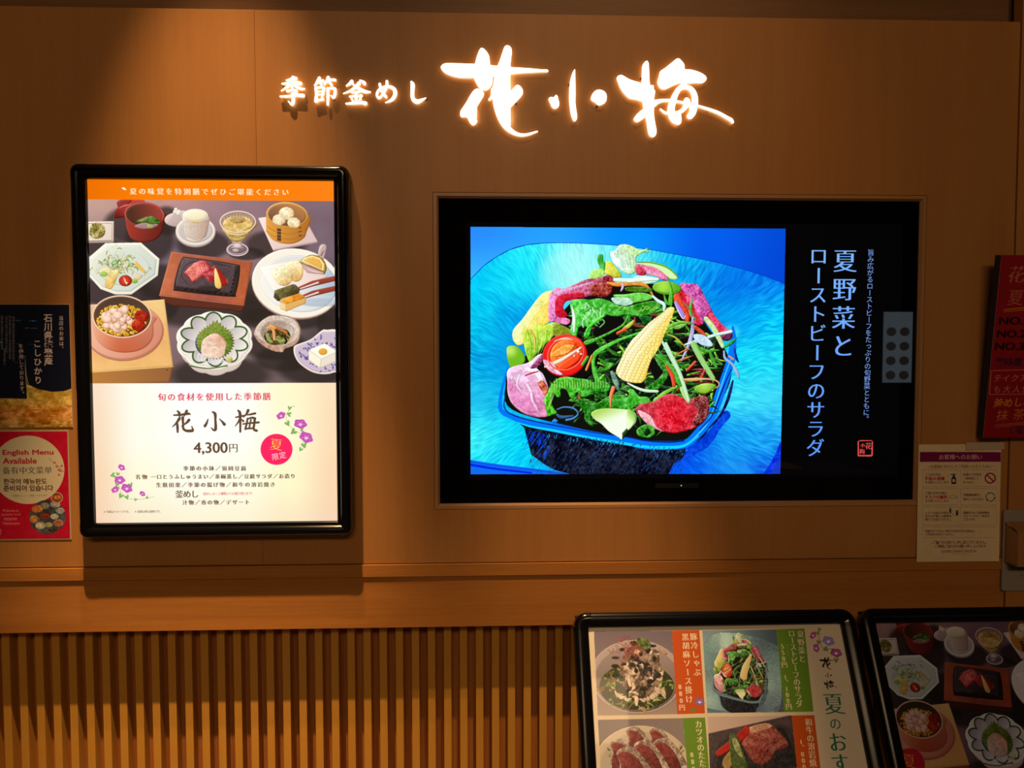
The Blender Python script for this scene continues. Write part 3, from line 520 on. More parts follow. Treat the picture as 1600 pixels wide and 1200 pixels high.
    for k in range(120):
        x, y = 185 + rng.normal() * 15, 413 + rng.normal() * 9; a = rr(rng, -.6, 2.4); L = rr(rng, 5, 13)
        C.stk([(x, y, 1.0), (x + L * .5 * math.cos(a), y + L * .4 * math.sin(a) - 2, 1.6), (x + L * math.cos(a), y + L * .7 * math.sin(a), .6)], [(165, 190, 95), (215, 220, 160), (120, 160, 60), (235, 225, 185), (95, 140, 45), (205, 150, 100)][k % 6])
    C.poly(M_((135, 540), (150, 470), (170, 450), (220, 450), (210, 500), (180, 560), (150, 562)), ('l', (235, 215, 145), (225, 180, 90), (165, 425), (172, 450)), sm=True, n=(.1, 2)); C.poly(M_((105, 445), (160, 430), (170, 470), (110, 480)), (240, 225, 170), sm=True); C.ell(162, 428, 6, 4, (165, 200, 90))
    C.poly(M_((330, 470), (370, 480), (350, 510), (315, 500)), (235, 205, 160)); C.ell(210.5, 439.5, 4.8, 3.2, (150, 190, 60)); C.poly(M_((330, 390), (395, 460), (385, 470), (320, 420)), (235, 190, 90))
    C.ell(195.8, 438.5, 10.3, 8.8, ('r', (225, 80, 45), (165, 35, 25), (195, 438), 11)); C.stk([(193, 433, 1), (196, 440, 2.2), (198, 445, .8)], (250, 210, 170)); C.ell(198, 442, 2, 1.2, (250, 220, 190))
    # wooden tray with stone grill
    C.poly(M_((474, 600), (1008, 665), (1000, 705), (960, 710), (930, 700), (560, 672), (492, 640)), (92, 45, 30)); C.poly(M_((550, 332), (1058, 396), (1006, 668), (474, 606)), ('g', [[(190, 105, 70), (175, 92, 68), (160, 78, 45)], [(205, 115, 78), (165, 85, 60), (185, 95, 55)], [(190, 105, 68), (165, 88, 75), (190, 95, 55)]], (250, 393), (394, 476)), n=(.03, 6))
    C.stk(M_((474, 606), (1006, 668)), (225, 150, 120), w=.9, a=.7)
    C.poly(M_((620, 372), (660, 368), (940, 408), (980, 440), (955, 590), (920, 614), (600, 580), (565, 560), (590, 440)), (50, 38, 36), sm=True)
    C.poly(M_((625, 378), (660, 374), (935, 414), (958, 432), (935, 575), (900, 590), (620, 555), (580, 540), (600, 440)), ('l', (98, 78, 80), (76, 60, 64), (290, 400), (350, 450)), sm=True, n=(.05, 1.5))
    for k in range(9): C.ell(130 + (640 + k * 36) / 4, 310 + (566 + k * 4.6) / 4, 3.0, 1.9, (32, 26, 24), n_=12)
    for k in range(6): C.ell(130 + (952 - k * 6) / 4, 310 + (460 + k * 24) / 4, 1.6, 2.2, (35, 28, 26), n_=12)
    C.stk(Ms((650, 540, 2), (615, 480, 3), (640, 420, 3), (700, 392, 3), (780, 395, 2)), (45, 34, 36)); C.stk(Ms((800, 400, 4), (860, 412, 5), (920, 425, 2)), (38, 30, 32)); C.ell(325, 452, 20, 6, (40, 28, 30), a=.6)
    C.poly(M_((632, 462), (680, 410), (730, 388), (770, 390), (800, 430), (820, 420), (835, 450), (820, 510), (790, 524), (755, 490), (700, 515), (678, 524), (655, 490)), (180, 60, 65), sm=True, n=(.18, 1.6))
    C.poly(M_((634, 460), (690, 405), (745, 386), (780, 415), (790, 440), (740, 480), (682, 520), (655, 480)), ('l', (235, 130, 115), (215, 95, 95), (295, 415), (320, 425)), n=(.16, 1.6))
    for k in range(9): C.stk(M_((650 + k * 14, 455 - k * 6), (665 + k * 13, 480 - k * 6), (680 + k * 12, 505 - k * 7)), (250, 185, 165), w=.8, a=.6)
    C.poly(M_((835, 430), (862, 460), (905, 525), (880, 545), (840, 545), (825, 480)), (165, 30, 22), sm=True); C.stk(Ms((896, 505, 3), (902, 530, 3)), (240, 130, 110))
    C.poly(M_((820, 445), (832, 443), (862, 530), (860, 560), (840, 563), (822, 540)), ('l', (250, 225, 150), (235, 190, 90), (335, 425), (345, 450)), sm=True)
    # round white plate
    C.ell(462.5, 444, 70, 55, (170, 125, 110), ang=10); C.ell(463, 442.5, 70, 54, (246, 238, 222), ang=10); C.ell(467, 443, 60, 44, ('g', [[(235, 225, 215), (225, 222, 220), (190, 200, 210)], [(245, 240, 230), (220, 222, 225), (170, 190, 205)], [(250, 245, 235), (230, 228, 225), (205, 212, 218)]], (405, 395), (530, 490)), ang=10)
    C.poly(M_((1098, 430), (1330, 385), (1400, 420), (1530, 490), (1360, 560), (1200, 600)), ('l', (255, 250, 240), (235, 205, 195), (410, 430), (500, 430)))
    C.poly(M_((1255, 430), (1290, 395), (1350, 390), (1375, 440), (1365, 500), (1330, 520), (1290, 500)), ('l', (250, 235, 185), (215, 165, 90), (455, 412), (465, 440)), sm=True, n=(.1, 2)); C.poly(M_((1180, 470), (1200, 430), (1250, 425), (1300, 460), (1308, 510), (1270, 545), (1220, 535)), ('l', (255, 248, 205), (215, 170, 100), (435, 425), (450, 446)), sm=True, n=(.12, 1.8))
    for k in range(18): x, y = rr(rng, 1200, 1300), rr(rng, 440, 530); C.stk(M_((x, y), (x + rr(rng, -12, 12), y + rr(rng, -8, 8))), (200, 160, 80), w=.8, a=.5)
    C.stk(Ms((1475, 355, 20), (1490, 310, 34), (1505, 300, 30), (1510, 320, 16), (1495, 375, 18)), (200, 170, 165)); C.stk(Ms((1470, 350, 3), (1485, 305, 4), (1500, 296, 4)), (255, 240, 230)); C.stk(Ms((1485, 370, 3), (1505, 325, 4)), (120, 90, 90))
    C.poly(M_((1352, 395), (1380, 370), (1430, 352), (1490, 370), (1520, 420), (1515, 460), (1490, 470), (1355, 400)), (160, 120, 40), sm=True); C.poly(M_((1358, 392), (1385, 368), (1430, 356), (1480, 372), (1508, 410), (1505, 455)), (250, 225, 150)); C.poly(M_((1378, 388), (1400, 372), (1435, 366), (1475, 382), (1493, 415), (1490, 440)), (235, 178, 85))
    for a in (-70, -40, -10, 20, 50): C.stk([(475, 414), (475 + 12 * math.cos(math.radians(a - 60)), 414 + 11 * math.sin(math.radians(a - 60)))], (252, 225, 150), w=.7)
    C.poly(M_((1355, 400), (1510, 460), (1500, 475), (1440, 470), (1400, 465), (1370, 430)), (205, 165, 160)); C.stk(Ms((1358, 402, 4), (1440, 435, 6), (1508, 462, 4)), (130, 90, 85)); C.stk(Ms((1380, 428, 2), (1440, 455, 5), (1500, 468, 2)), (245, 225, 215))
    for y0_ in (0, 62): 
        C.poly(M_((1340, 555 + y0_), (1430, 515 + y0_), (1590, 480 + y0_), (1590, 512 + y0_), (1440, 548 + y0_), (1350, 575 + y0_)), (150, 62, 45)); C.poly(M_((1352, 561 + y0_), (1470, 519 + y0_), (1476, 528 + y0_), (1356, 568 + y0_)), (235, 215, 210))
    C.soft(500, 472, 30, 5, (150, 170, 190), .5)
    C.poly(M_((1190, 620), (1195, 575), (1310, 535), (1330, 540), (1352, 570), (1350, 590), (1240, 640), (1215, 640)), ('l', (120, 110, 62), (70, 62, 38), (440, 450), (455, 468)), n=(.12, 3)); C.poly(M_((1190, 610), (1200, 590), (1225, 620), (1228, 642), (1212, 640)), (72, 62, 42))
    C.poly(M_((1228, 640), (1240, 625), (1355, 592), (1393, 622), (1390, 655), (1270, 706), (1232, 690)), (225, 175, 100)); C.poly(M_((1238, 630), (1345, 593), (1390, 620), (1270, 660)), ('l', (240, 165, 60), (215, 130, 30), (445, 462), (470, 470)), n=(.1, 4)); C.poly(M_((1228, 645), (1268, 664), (1270, 706), (1232, 690)), (242, 210, 150))
    # kettle rice on a wooden box
    C.poly(M_((-20, 668), (508, 630), (562, 1048), (20, 1090), (-20, 1092)), ('g', [[(235, 190, 150), (240, 200, 130)], [(232, 165, 110), (235, 180, 110)], [(240, 190, 120), (238, 185, 112)]], (130, 470), (270, 580)), n=(.02, 8)); C.poly(M_((-20, 1086), (562, 1046), (542, 1142), (540, 1150), (20, 1165), (-20, 1165)), ('l', (185, 125, 60), (150, 98, 55), (140, 590), (265, 580))); C.stk(M_((-20, 1090), (562, 1050)), (250, 205, 130), w=1.2); C.ell(261, 578, 1.2, .9, (70, 40, 25), n_=8)
    C.ell(195, 519, 61, 45, (200, 130, 100), ang=-4); C.ell(195, 517, 60, 44, ('l', (240, 180, 150), (215, 140, 112), (150, 500), (240, 540)), ang=-4)
    C.poly(M_((57, 745), (430, 735), (438, 790), (436, 865), (400, 920), (330, 955), (235, 962), (150, 940), (90, 890), (66, 830)), ('g', [[(235, 165, 125), (215, 125, 90), (200, 125, 95)], [(225, 150, 115), (200, 100, 65), (190, 105, 80)]], (145, 500), (240, 550)), sm=2)
    C.ell(190.5, 494.5, 46.5, 33.5, (240, 185, 155), ang=3); C.ell(190.5, 494.5, 44.3, 31.3, ('l', (75, 58, 45), (110, 70, 40), (190, 465), (190, 520)), ang=3)
    for k in range(300):
        a = rr(rng, 0, 6.283); r = math.sqrt(rng.random()); x = 190 + 38 * r * math.cos(a); y = 500 + 24 * r * math.sin(a)
        if y < 476 + abs(x - 190) * .12: continue
        C.ell(x, y, 2.4, 2.1, [(240, 180, 40), (225, 155, 25), (250, 205, 80), (205, 140, 40)][k % 4], n_=9); C.ell(x - .5, y - .6, .8, .7, (255, 225, 130), n_=6)
    for k in range(34):
        a = rr(rng, 0, 6.283); r = math.sqrt(rng.random()); x = 184 + 23 * r * math.cos(a); y = 499 + 18 * r * math.sin(a); w_ = rr(rng, 5, 8.5)
        C.ell(x, y, w_, w_ * .75, ('r', (255, 225, 200), (225, 165, 140), (x - 1, y - 1.5), w_ * 1.3), ang=rr(rng, 0, 180), n_=12)
    C.ell(221, 494, 11, 9.5, (165, 30, 12), n=(.12, 1.5)); C.ell(216, 508, 10.5, 9.5, ('r', (200, 60, 25), (160, 30, 12), (215, 505), 11), n=(.12, 1.5))
    C.ring(190.5, 494.5, 45.6, 32.6, 1.5, (250, 205, 175), ang=3)
    # flower shaped bowl
    fl = []
    for i in range(120):
        a = 2 * math.pi * i / 120; r = 1 + .055 * abs(math.sin(a * 5 + .3)) ** .8; fl.append((335 + 57.5 * r * math.cos(a), 532 + 43.5 * r * math.sin(a)))
    C.poly([(x + (335 - x) * .10, y + 8 + max(0, y - 532) * .02) for x, y in fl], (215, 195, 185)); C.poly(fl, (255, 245, 225)); g_ = (60, 95, 40)
    C.poly([(335 + (x - 335) * .94, 532 + (y - 532) * .93) for x, y in fl], (238, 230, 222)); oe = C.emb; C.emb = None
    P10 = []
    for i in range(10):
        a = math.radians(i * 36 + 16); c_, s_ = math.cos(a), math.sin(a); P10.append((335 + 34 * c_, 530 + 25.5 * s_, 20.5 - 4 * abs(s_), 8.8 + 4.5 * abs(s_), math.degrees(math.atan2(s_ * .74, c_))))
    for x, y, a, b, g in P10: C.ell(x, y, a + 1.4, b + 1.4, g_, ang=g)
    for x, y, a, b, g in P10: C.ell(x, y, a - 1.2, b - 1.2, ('l', (182, 172, 172), (250, 242, 232), (x - 14, y - 10), (x + 14, y + 10)), ang=g)
    C.emb = oe
    C.ell(333, 536, 28, 23, (60, 62, 110)); 
    for i in range(9): x = 312 + i * 5.6; C.ring(x, 563 - abs(i - 4) * 1.2, 2.8, 5.5, 1.2, (235, 232, 245))
    C.stk(Ms((660, 1045, 8), (780, 1062, 6), (900, 1045, 8)), g_)
    sp = []
    for i in range(72):
        a = 2 * math.pi * i / 72; r = 1.0 if i % 2 else .88; r *= 1 + .25 * math.exp(-((a - 4.75) / .25) ** 2); sp.append((336 + 31 * r * math.cos(a), 534 + 28 * r * math.sin(a)))
    C.poly(sp, ('l', (130, 145, 55), (95, 120, 35), (320, 510), (355, 555)), n=(.1, 2)); 
    for i in range(20): a = 6.28 * i / 20; C.stk([(336, 530, .5), (336 + 28 * math.cos(a), 534 + 25 * math.sin(a), .8)], (170, 180, 90), a=.5)
    C.poly(M_((742, 900), (770, 865), (820, 842), (860, 860), (895, 900), (890, 930), (880, 980), (840, 1000), (770, 995), (738, 970)), ('g', [[(240, 205, 180), (235, 175, 150)], [(232, 205, 185), (222, 190, 160)]], (315, 520), (352, 558)), sm=True, n=(.09, 3)); 
    for p in (((770, 880, 4), (800, 910, 10), (850, 900, 4)), ((780, 950, 4), (820, 930, 10), (870, 960, 4)), ((860, 890, 3), (890, 910, 5), (880, 950, 3))): C.stk(Ms(*p), (255, 235, 215), a=.6)
    C.stk(Ms((850, 860, 4), (880, 890, 6), (893, 920, 3)), (225, 130, 100), a=.7); C.ell(358.5, 561.5, 4.8, 4.6, (222, 200, 110), n=(.15, 1.5))
    # rough pottery cup
    C.poly(M_((1068, 850), (1090, 790), (1150, 740), (1220, 728), (1310, 745), (1355, 800), (1358, 850), (1330, 910), (1260, 940), (1245, 960), (1180, 950), (1110, 910)), (190, 150, 125), sm=True, n=(.15, 3)); C.poly(M_((1075, 835), (1095, 785), (1150, 745), (1225, 733), (1305, 750), (1350, 805), (1350, 850), (1310, 900), (1240, 920), (1150, 900), (1100, 880)), (215, 195, 178), sm=True, n=(.12, 2))
    C.poly(M_((1108, 840), (1130, 790), (1180, 765), (1250, 765), (1310, 800), (1315, 850), (1280, 895), (1200, 910), (1140, 890)), ('l', (150, 125, 110), (205, 190, 175), (410, 505), (455, 530)), sm=True, n=(.08, 2)); C.poly(M_((1130, 860), (1150, 830), (1200, 810), (1270, 820), (1295, 860), (1270, 900), (1200, 915), (1150, 900)), (80, 68, 32), sm=True, n=(.25, 1.5))
    for p, cc, w_ in (((1170, 790, 1190, 830, 1195, 880), (225, 160, 95), 5), ((1190, 800, 1240, 820, 1270, 840), (190, 115, 60), 5), ((1150, 810, 1180, 800, 1200, 810), (235, 170, 100), 4), ((1150, 850, 1160, 880, 1175, 895), (150, 155, 85), 6), ((1220, 870, 1240, 900, 1260, 880), (125, 140, 60), 7), ((1200, 880, 1230, 890, 1280, 880), (215, 190, 110), 1.2), ((1270, 850, 1290, 870, 1275, 900), (190, 150, 80), 1.5), ((1260, 870, 1270, 890, 1262, 905), (30, 28, 20), 3)):
        C.stk(M_((p[0], p[1]), (p[2], p[3]), (p[4], p[5])), cc, w=w_)
    # blue and white plate with tofu
    bl = M_((1315, 935), (1330, 915), (1420, 880), (1490, 825), (1520, 820), (1600, 840), (1620, 1050), (1560, 1090), (1490, 1098), (1420, 1080), (1350, 1030), (1320, 980))
    C.poly(bl, (245, 228, 220), sm=True); C.poly([(492 + (x - 492) * .93, 551 + (y - 551) * .91) for x, y in bl], (205, 185, 200), sm=True)
    for k in range(130):
        x, y = rr(rng, 1345, 1590), rr(rng, 850, 1075)
        if y < 945 - (x - 1335) * .55 or y > 985 + (x - 1340) * .62: continue
        a = rr(rng, 0, 6.28); C.stk([(130 + x / 4, 310 + y / 4, .6), (130 + x / 4 + 2.2 * math.cos(a), 310 + y / 4 + 2.2 * math.sin(a), 1.5), (130 + x / 4 + 3.6 * math.cos(a + 1), 310 + y / 4 + 3.6 * math.sin(a + 1), .4)], (78, 68, 140))
    C.poly(M_((1410, 950), (1430, 935), (1510, 905), (1580, 960), (1580, 1020), (1480, 1062), (1412, 1010)), (235, 222, 205)); C.poly(M_((1412, 948), (1510, 905), (1590, 958), (1490, 1005)), (255, 248, 228)); C.poly(M_((1410, 950), (1490, 1005), (1482, 1062), (1412, 1010)), (252, 240, 215)); C.ell(504.5, 549.3, 6.8, 5.2, ('r', (240, 165, 55), (225, 160, 70), (504, 549), 8))

def flower(C, x, y, r, ang, c=(190, 90, 180)):
    pts = []
    for i in range(25):
        a = 2 * math.pi * i / 24; rr_ = r * (1 + .10 * math.cos(5 * a)); px, py = rr_ * math.cos(a), rr_ * .72 * math.sin(a)
        pts.append((x + px * math.cos(ang) - py * math.sin(ang), y + px * math.sin(ang) + py * math.cos(ang)))
    C.poly(pts, c); C.ell(x, y + r * .1, r * .28, r * .22, (250, 225, 230), n_=12)
    for i in range(5): a = 1.2566 * i + ang; C.stk([(x, y), (x + r * .7 * math.cos(a), y + r * .5 * math.sin(a))], (225, 160, 215), w=r * .09, a=.7)
def leafy(C, x, y, r, ang, c=(120, 175, 90)):
    pts = [(0, -.2), (.5, -.7), (.8, -.2), (.5, .3), (0, 1.0), (-.5, .3), (-.8, -.2), (-.5, -.7)]
    C.poly([(x + r * (a * math.cos(ang) - b * math.sin(ang)), y + r * (a * math.sin(ang) + b * math.cos(ang))) for a, b in pts], c, sm=True)
# ------------------------------------------------------------------ materials
def mat(name, base, rough=0.5, spec=0.5, metal=0.0, coat=0.0, emit=None, es=0.0):
    m = bpy.data.materials.new(name); m.use_nodes = True; b = m.node_tree.nodes['Principled BSDF']
    b.inputs['Base Color'].default_value = (*base, 1); b.inputs['Roughness'].default_value = rough
    b.inputs['Specular IOR Level'].default_value = spec; b.inputs['Metallic'].default_value = metal
    b.inputs['Coat Weight'].default_value = coat; b.inputs['Coat Roughness'].default_value = 0.04
    if emit: b.inputs['Emission Color'].default_value = (*emit, 1); b.inputs['Emission Strength'].default_value = es
    return m
def wood(name, c0, c1, axis='Z', scale=1.0, rough=0.45, band=1.0, spec=0.35, seed=0.0):
    """straight-grained veneer: fine fibres, broad plank tones and a little relief, in object space"""
    m = bpy.data.materials.new(name); m.use_nodes = True; nt = m.node_tree; N, L = nt.nodes, nt.links; b = N['Principled BSDF']
    tc = N.new('ShaderNodeTexCoord'); oi = N.new('ShaderNodeObjectInfo')
    ad = N.new('ShaderNodeVectorMath'); ad.operation = 'ADD'; cm = N.new('ShaderNodeCombineXYZ')
    mu = N.new('ShaderNodeMath'); mu.operation = 'MULTIPLY'; mu.inputs[1].default_value = 37.0; L.new(oi.outputs['Random'], mu.inputs[0])
    for i in range(3): L.new(mu.outputs[0], cm.inputs[i])
    L.new(tc.outputs['Object'], ad.inputs[0]); L.new(cm.outputs[0], ad.inputs[1])
    def noise(sc, det=4, dist=0.0):
        mp = N.new('ShaderNodeMapping'); v = [sc, sc, sc]; v['XYZ'.index(axis)] = sc * 0.03; mp.inputs['Scale'].default_value = v
        mp.inputs['Location'].default_value = (seed, seed * 2, seed * 3)
        n = N.new('ShaderNodeTexNoise'); n.inputs['Scale'].default_value = 1.0; n.inputs['Detail'].default_value = det; n.inputs['Distortion'].default_value = dist
        L.new(ad.outputs[0], mp.inputs[0]); L.new(mp.outputs[0], n.inputs['Vector']); return n
    n1, n2, n3 = noise(14 * scale, 3, .3), noise(120 * scale, 5, .2), noise(620 * scale, 2)
    def mixf(a, b_, f):
        x = N.new('ShaderNodeMix'); x.data_type = 'FLOAT'; x.inputs[0].default_value = f; L.new(a, x.inputs[2]); L.new(b_, x.inputs[3]); return x.outputs[0]
    f = mixf(mixf(n1.outputs['Fac'], n2.outputs['Fac'], 0.35), n3.outputs['Fac'], 0.25)
    cr = N.new('ShaderNodeValToRGB'); cr.color_ramp.elements[0].position = 0.5 - 0.16 / band; cr.color_ramp.elements[1].position = 0.5 + 0.16 / band
    cr.color_ramp.elements[0].color = (*c0, 1); cr.color_ramp.elements[1].color = (*c1, 1)
    L.new(f, cr.inputs[0]); L.new(cr.outputs[0], b.inputs['Base Color'])
    bp = N.new('ShaderNodeBump'); bp.inputs['Strength'].default_value = 0.12; bp.inputs['Distance'].default_value = 0.001
    L.new(n3.outputs['Fac'], bp.inputs['Height']); L.new(bp.outputs[0], b.inputs['Normal'])
    b.inputs['Roughness'].default_value = rough; b.inputs['Specular IOR Level'].default_value = spec
    return m
def print_mat(name, image, emit=0.0, rough=0.35, spec=0.5, base=1.0, coat=0.0, gain=(1, 1, 1)):
    m = bpy.data.materials.new(name); m.use_nodes = True; nt = m.node_tree; N, L = nt.nodes, nt.links; b = N['Principled BSDF']
    t = N.new('ShaderNodeTexImage'); t.image = image; t.extension = 'EXTEND'
    if base > 0:
        g = N.new('ShaderNodeMix'); g.data_type = 'RGBA'; g.blend_type = 'MULTIPLY'; g.inputs[0].default_value = 1; g.inputs[7].default_value = (base * gain[0], base * gain[1], base * gain[2], 1)
        L.new(t.outputs[0], g.inputs[6]); L.new(g.outputs[2], b.inputs['Base Color'])
    else: b.inputs['Base Color'].default_value = (0.004, 0.004, 0.005, 1)
    if emit > 0:
        L.new(t.outputs[0], b.inputs['Emission Color']); b.inputs['Emission Strength'].default_value = emit
    b.inputs['Roughness'].default_value = rough; b.inputs['Specular IOR Level'].default_value = spec; b.inputs['Coat Weight'].default_value = coat; b.inputs['Coat Roughness'].default_value = 0.03
    return m
WOODW = wood('veneer_wall', (0.42, 0.182, 0.050), (0.51, 0.234, 0.068), 'Z', 1.0, 0.42, 0.8)
WOODR = wood('veneer_rail', (0.38, 0.145, 0.028), (0.50, 0.205, 0.045), 'X', 1.3, 0.42, 1.35)
WOODS = wood('slat_wood', (0.60, 0.290, 0.040), (0.68, 0.345, 0.055), 'Z', 1.0, 0.5, 0.8)
WOODB = wood('backing_wood', (0.30, 0.10, 0.022), (0.46, 0.18, 0.045), 'Z', 2.2, 0.5, 1.3)
WOODD = wood('dark_wood', (0.10, 0.05, 0.025), (0.17, 0.09, 0.045), 'Z', 1.5, 0.5, 1.0)
BLACKG = mat('gloss_black', (0.003, 0.003, 0.004), 0.12, 0.35, coat=0.25)
BLACKS = mat('satin_black', (0.004, 0.004, 0.005), 0.22, 0.28)
SCRG = mat('screen_glass_black', (0.002, 0.002, 0.003), 0.012, 0.5)
PAPERE = mat('paper_edge', (0.6, 0.55, 0.48), 0.6)

# ------------------------------------------------------------------ object helpers
def tag(o, label=None, cat=None, group=None, kind=None):
    for k, v in (('label', label), ('category', cat), ('group', group), ('kind', kind)):
        if v: o[k] = v
    return o
def link(name, me, m, parent=None):
    if m is not None and not me.materials:
        for mm in (m if isinstance(m, (list, tuple)) else [m]): me.materials.append(mm)
    o = bpy.data.objects.new(name, me); COL.objects.link(o); o.parent = parent
    return o
def empty(name, M, label, cat, group=None):
    o = bpy.data.objects.new(name, None); COL.objects.link(o); o.matrix_world = M; o.empty_display_size = 0.1
    return tag(o, label, cat, group)
def done(bm, name, m, parent=None, smooth_=False):
    bmesh.ops.recalc_face_normals(bm, faces=bm.faces)
    me = bpy.data.meshes.new(name); bm.to_mesh(me); bm.free()
    if smooth_: me.polygons.foreach_set('use_smooth', [True] * len(me.polygons))
    return link(name, me, m, parent)
def bx(bm, x0, x1, y0, y1, z0, z1, bev=0.0):
    v = [bm.verts.new((x, y, z)) for x in (x0, x1) for y in (y0, y1) for z in (z0, z1)]
    f = [bm.faces.new([v[i] for i in q]) for q in ((0, 1, 3, 2), (4, 6, 7, 5), (0, 4, 5, 1), (2, 3, 7, 6), (0, 2, 6, 4), (1, 5, 7, 3))]
    if bev > 0:
        es = list({e for q in f for e in q.edges}); bmesh.ops.bevel(bm, geom=es, offset=bev, segments=2, profile=0.5, affect='EDGES')
def box(name, m, x0, x1, y0, y1, z0, z1, parent=None, bev=0.0):
    bm = bmesh.new(); bx(bm, x0, x1, y0, y1, z0, z1, bev); return done(bm, name, m, parent)
def lbox(name, m, M, size, parent, bev=0.0, off=(0, 0, 0)):
    """box centred on M's origin (+off) in parent's space"""
    a, b, c = size; ox, oy, oz = off
    o = box(name, m, ox - a / 2, ox + a / 2, oy - b / 2, oy + b / 2, oz - c / 2, oz + c / 2, parent, bev); return o
def sheet(name, m, w, h, parent, y=0.0, t=0.0006, nx=1, nz=1, curl=None, x0=None, z0=None):
    """printed sheet centred in its parent's plane, front face uv-mapped; a thin solid"""
    bm = bmesh.new(); uvl = bm.loops.layers.uv.new('UVMap'); g = {}
    x0 = -w / 2 if x0 is None else x0; z0 = -h / 2 if z0 is None else z0
    for s in (0, 1):
        for i in range(nx + 1):
            for j in range(nz + 1):
                u, v = i / nx, j / nz; d = curl(u, v) if curl else 0
                g[s, i, j] = bm.verts.new((x0 + w * u, y - d + s * t, z0 + h * v))
    for i in range(nx):
        for j in range(nz):
            f = bm.faces.new([g[0, i, j], g[0, i + 1, j], g[0, i + 1, j + 1], g[0, i, j + 1]])
            for l, (a, b) in zip(f.loops, ((i, j), (i + 1, j), (i + 1, j + 1), (i, j + 1))): l[uvl].uv = (a / nx, b / nz)
            f = bm.faces.new([g[1, i, j], g[1, i, j + 1], g[1, i + 1, j + 1], g[1, i + 1, j]]); f.material_index = 1
    for i in range(nx):
        for j, k in ((0, 0), (nz, 1)):
            q = [g[0, i, j], g[1, i, j], g[1, i + 1, j], g[0, i + 1, j]]; f = bm.faces.new(q if k == 0 else q[::-1]); f.material_index = 1
    for j in range(nz):
        for i, k in ((0, 1), (nx, 0)):
            q = [g[0, i, j], g[1, i, j], g[1, i, j + 1], g[0, i, j + 1]]; f = bm.faces.new(q if k == 0 else q[::-1]); f.material_index = 1
    me = bpy.data.meshes.new(name); bm.to_mesh(me); bm.free()
    return link(name, me, [m, PAPERE], parent)
def rrect(w, h, r, n=7):
    """rounded rectangle as (point, outward normal); corner arcs first to last, anticlockwise from lower right"""
    out = []
    for cx, cz, a0 in ((w / 2 - r, -h / 2 + r, -90), (w / 2 - r, h / 2 - r, 0), (-w / 2 + r, h / 2 - r, 90), (-w / 2 + r, -h / 2 + r, 180)):
        out.append([((cx + r * math.cos(math.radians(a0 + 90 * i / n)), cz + r * math.sin(math.radians(a0 + 90 * i / n))), (math.cos(math.radians(a0 + 90 * i / n)), math.sin(math.radians(a0 + 90 * i / n)))) for i in range(n + 1)])
    return out
def sweep(name, path, prof, m, parent, closed=False, grow=0.0):
    """path: [(point, normal)], prof: closed outline [(inset, y)]; swept solid"""
    bm = bmesh.new(); rings = []
    pi = sum(p[0] for p in prof) / len(prof); py = sum(p[1] for p in prof) / len(prof)
    for (x, z), (nx, nz) in path:
        rings.append([bm.verts.new((x - nx * (d + (d - pi) * grow), y + (y - py) * grow, z - nz * (d + (d - pi) * grow))) for d, y in prof])
    k = len(prof); n = len(rings)
    for i in range(n if closed else n - 1):
        a, b = rings[i], rings[(i + 1) % n]
        for j in range(k): bm.faces.new([a[j], a[(j + 1) % k], b[(j + 1) % k], b[j]])
    if not closed: bm.faces.new(rings[0]); bm.faces.new(rings[-1][::-1])
    o = done(bm, name, m, parent, True)
    bv = o.modifiers.new('edge', 'EDGE_SPLIT'); bv.split_angle = math.radians(35)
    return o
def rail_frame(w, h, r, prof, m, mc, parent, stub=0.012, caps=True):
    """four straight rails and four corner pieces"""
    c = rrect(w, h, r); nrm = [(0, -1), (1, 0), (0, 1), (-1, 0)]
    if not caps:
        o = sweep('frame', [q for a in c for q in a], prof, m, parent, True); return [o]
    out = []
    for i in range(4):
        a, b = c[i][-1], c[(i + 1) % 4][0]; p, q = np.array(a[0]), np.array(b[0]); d = (q - p) / np.linalg.norm(q - p); nn = a[1]
        out.append(sweep('frame_rail', [(tuple(p + d * stub), nn), (tuple(q - d * stub), nn)], prof, m, parent))
    for i in range(4):
        a = c[i]; p0, n0, p1, n1 = np.array(a[0][0]), a[0][1], np.array(a[-1][0]), a[-1][1]
        t0 = np.array([-n0[1], n0[0]]); t1 = np.array([-n1[1], n1[0]])
        path = [(tuple(p0 - t0 * stub), n0)] + a + [(tuple(p1 + t1 * stub), n1)]
        out.append(sweep('corner_cap', path, prof, mc, parent, grow=0.03))
    return out
def rect_of(pl, x0, y0, x1, y1):
    """width, height and centre (u,v) of the upright rectangle seen between picture points (averaged over its edges)"""
    l = pl.uv([(x0[0], y0[0]), (x0[1], y0[1])]) if isinstance(x0, tuple) else None
def uvrect(pl, tl, tr, br, bl):
    q = pl.uv([tl, tr, br, bl]); u0, u1 = (q[0, 0] + q[3, 0]) / 2, (q[1, 0] + q[2, 0]) / 2; v1, v0 = (q[0, 1] + q[1, 1]) / 2, (q[2, 1] + q[3, 1]) / 2
    return u0, v0, u1, v1
def shifted(pl, u, v):
    return Plane(pl.o + pl.ux * u + pl.uz * v, pl.ux, pl.uz)
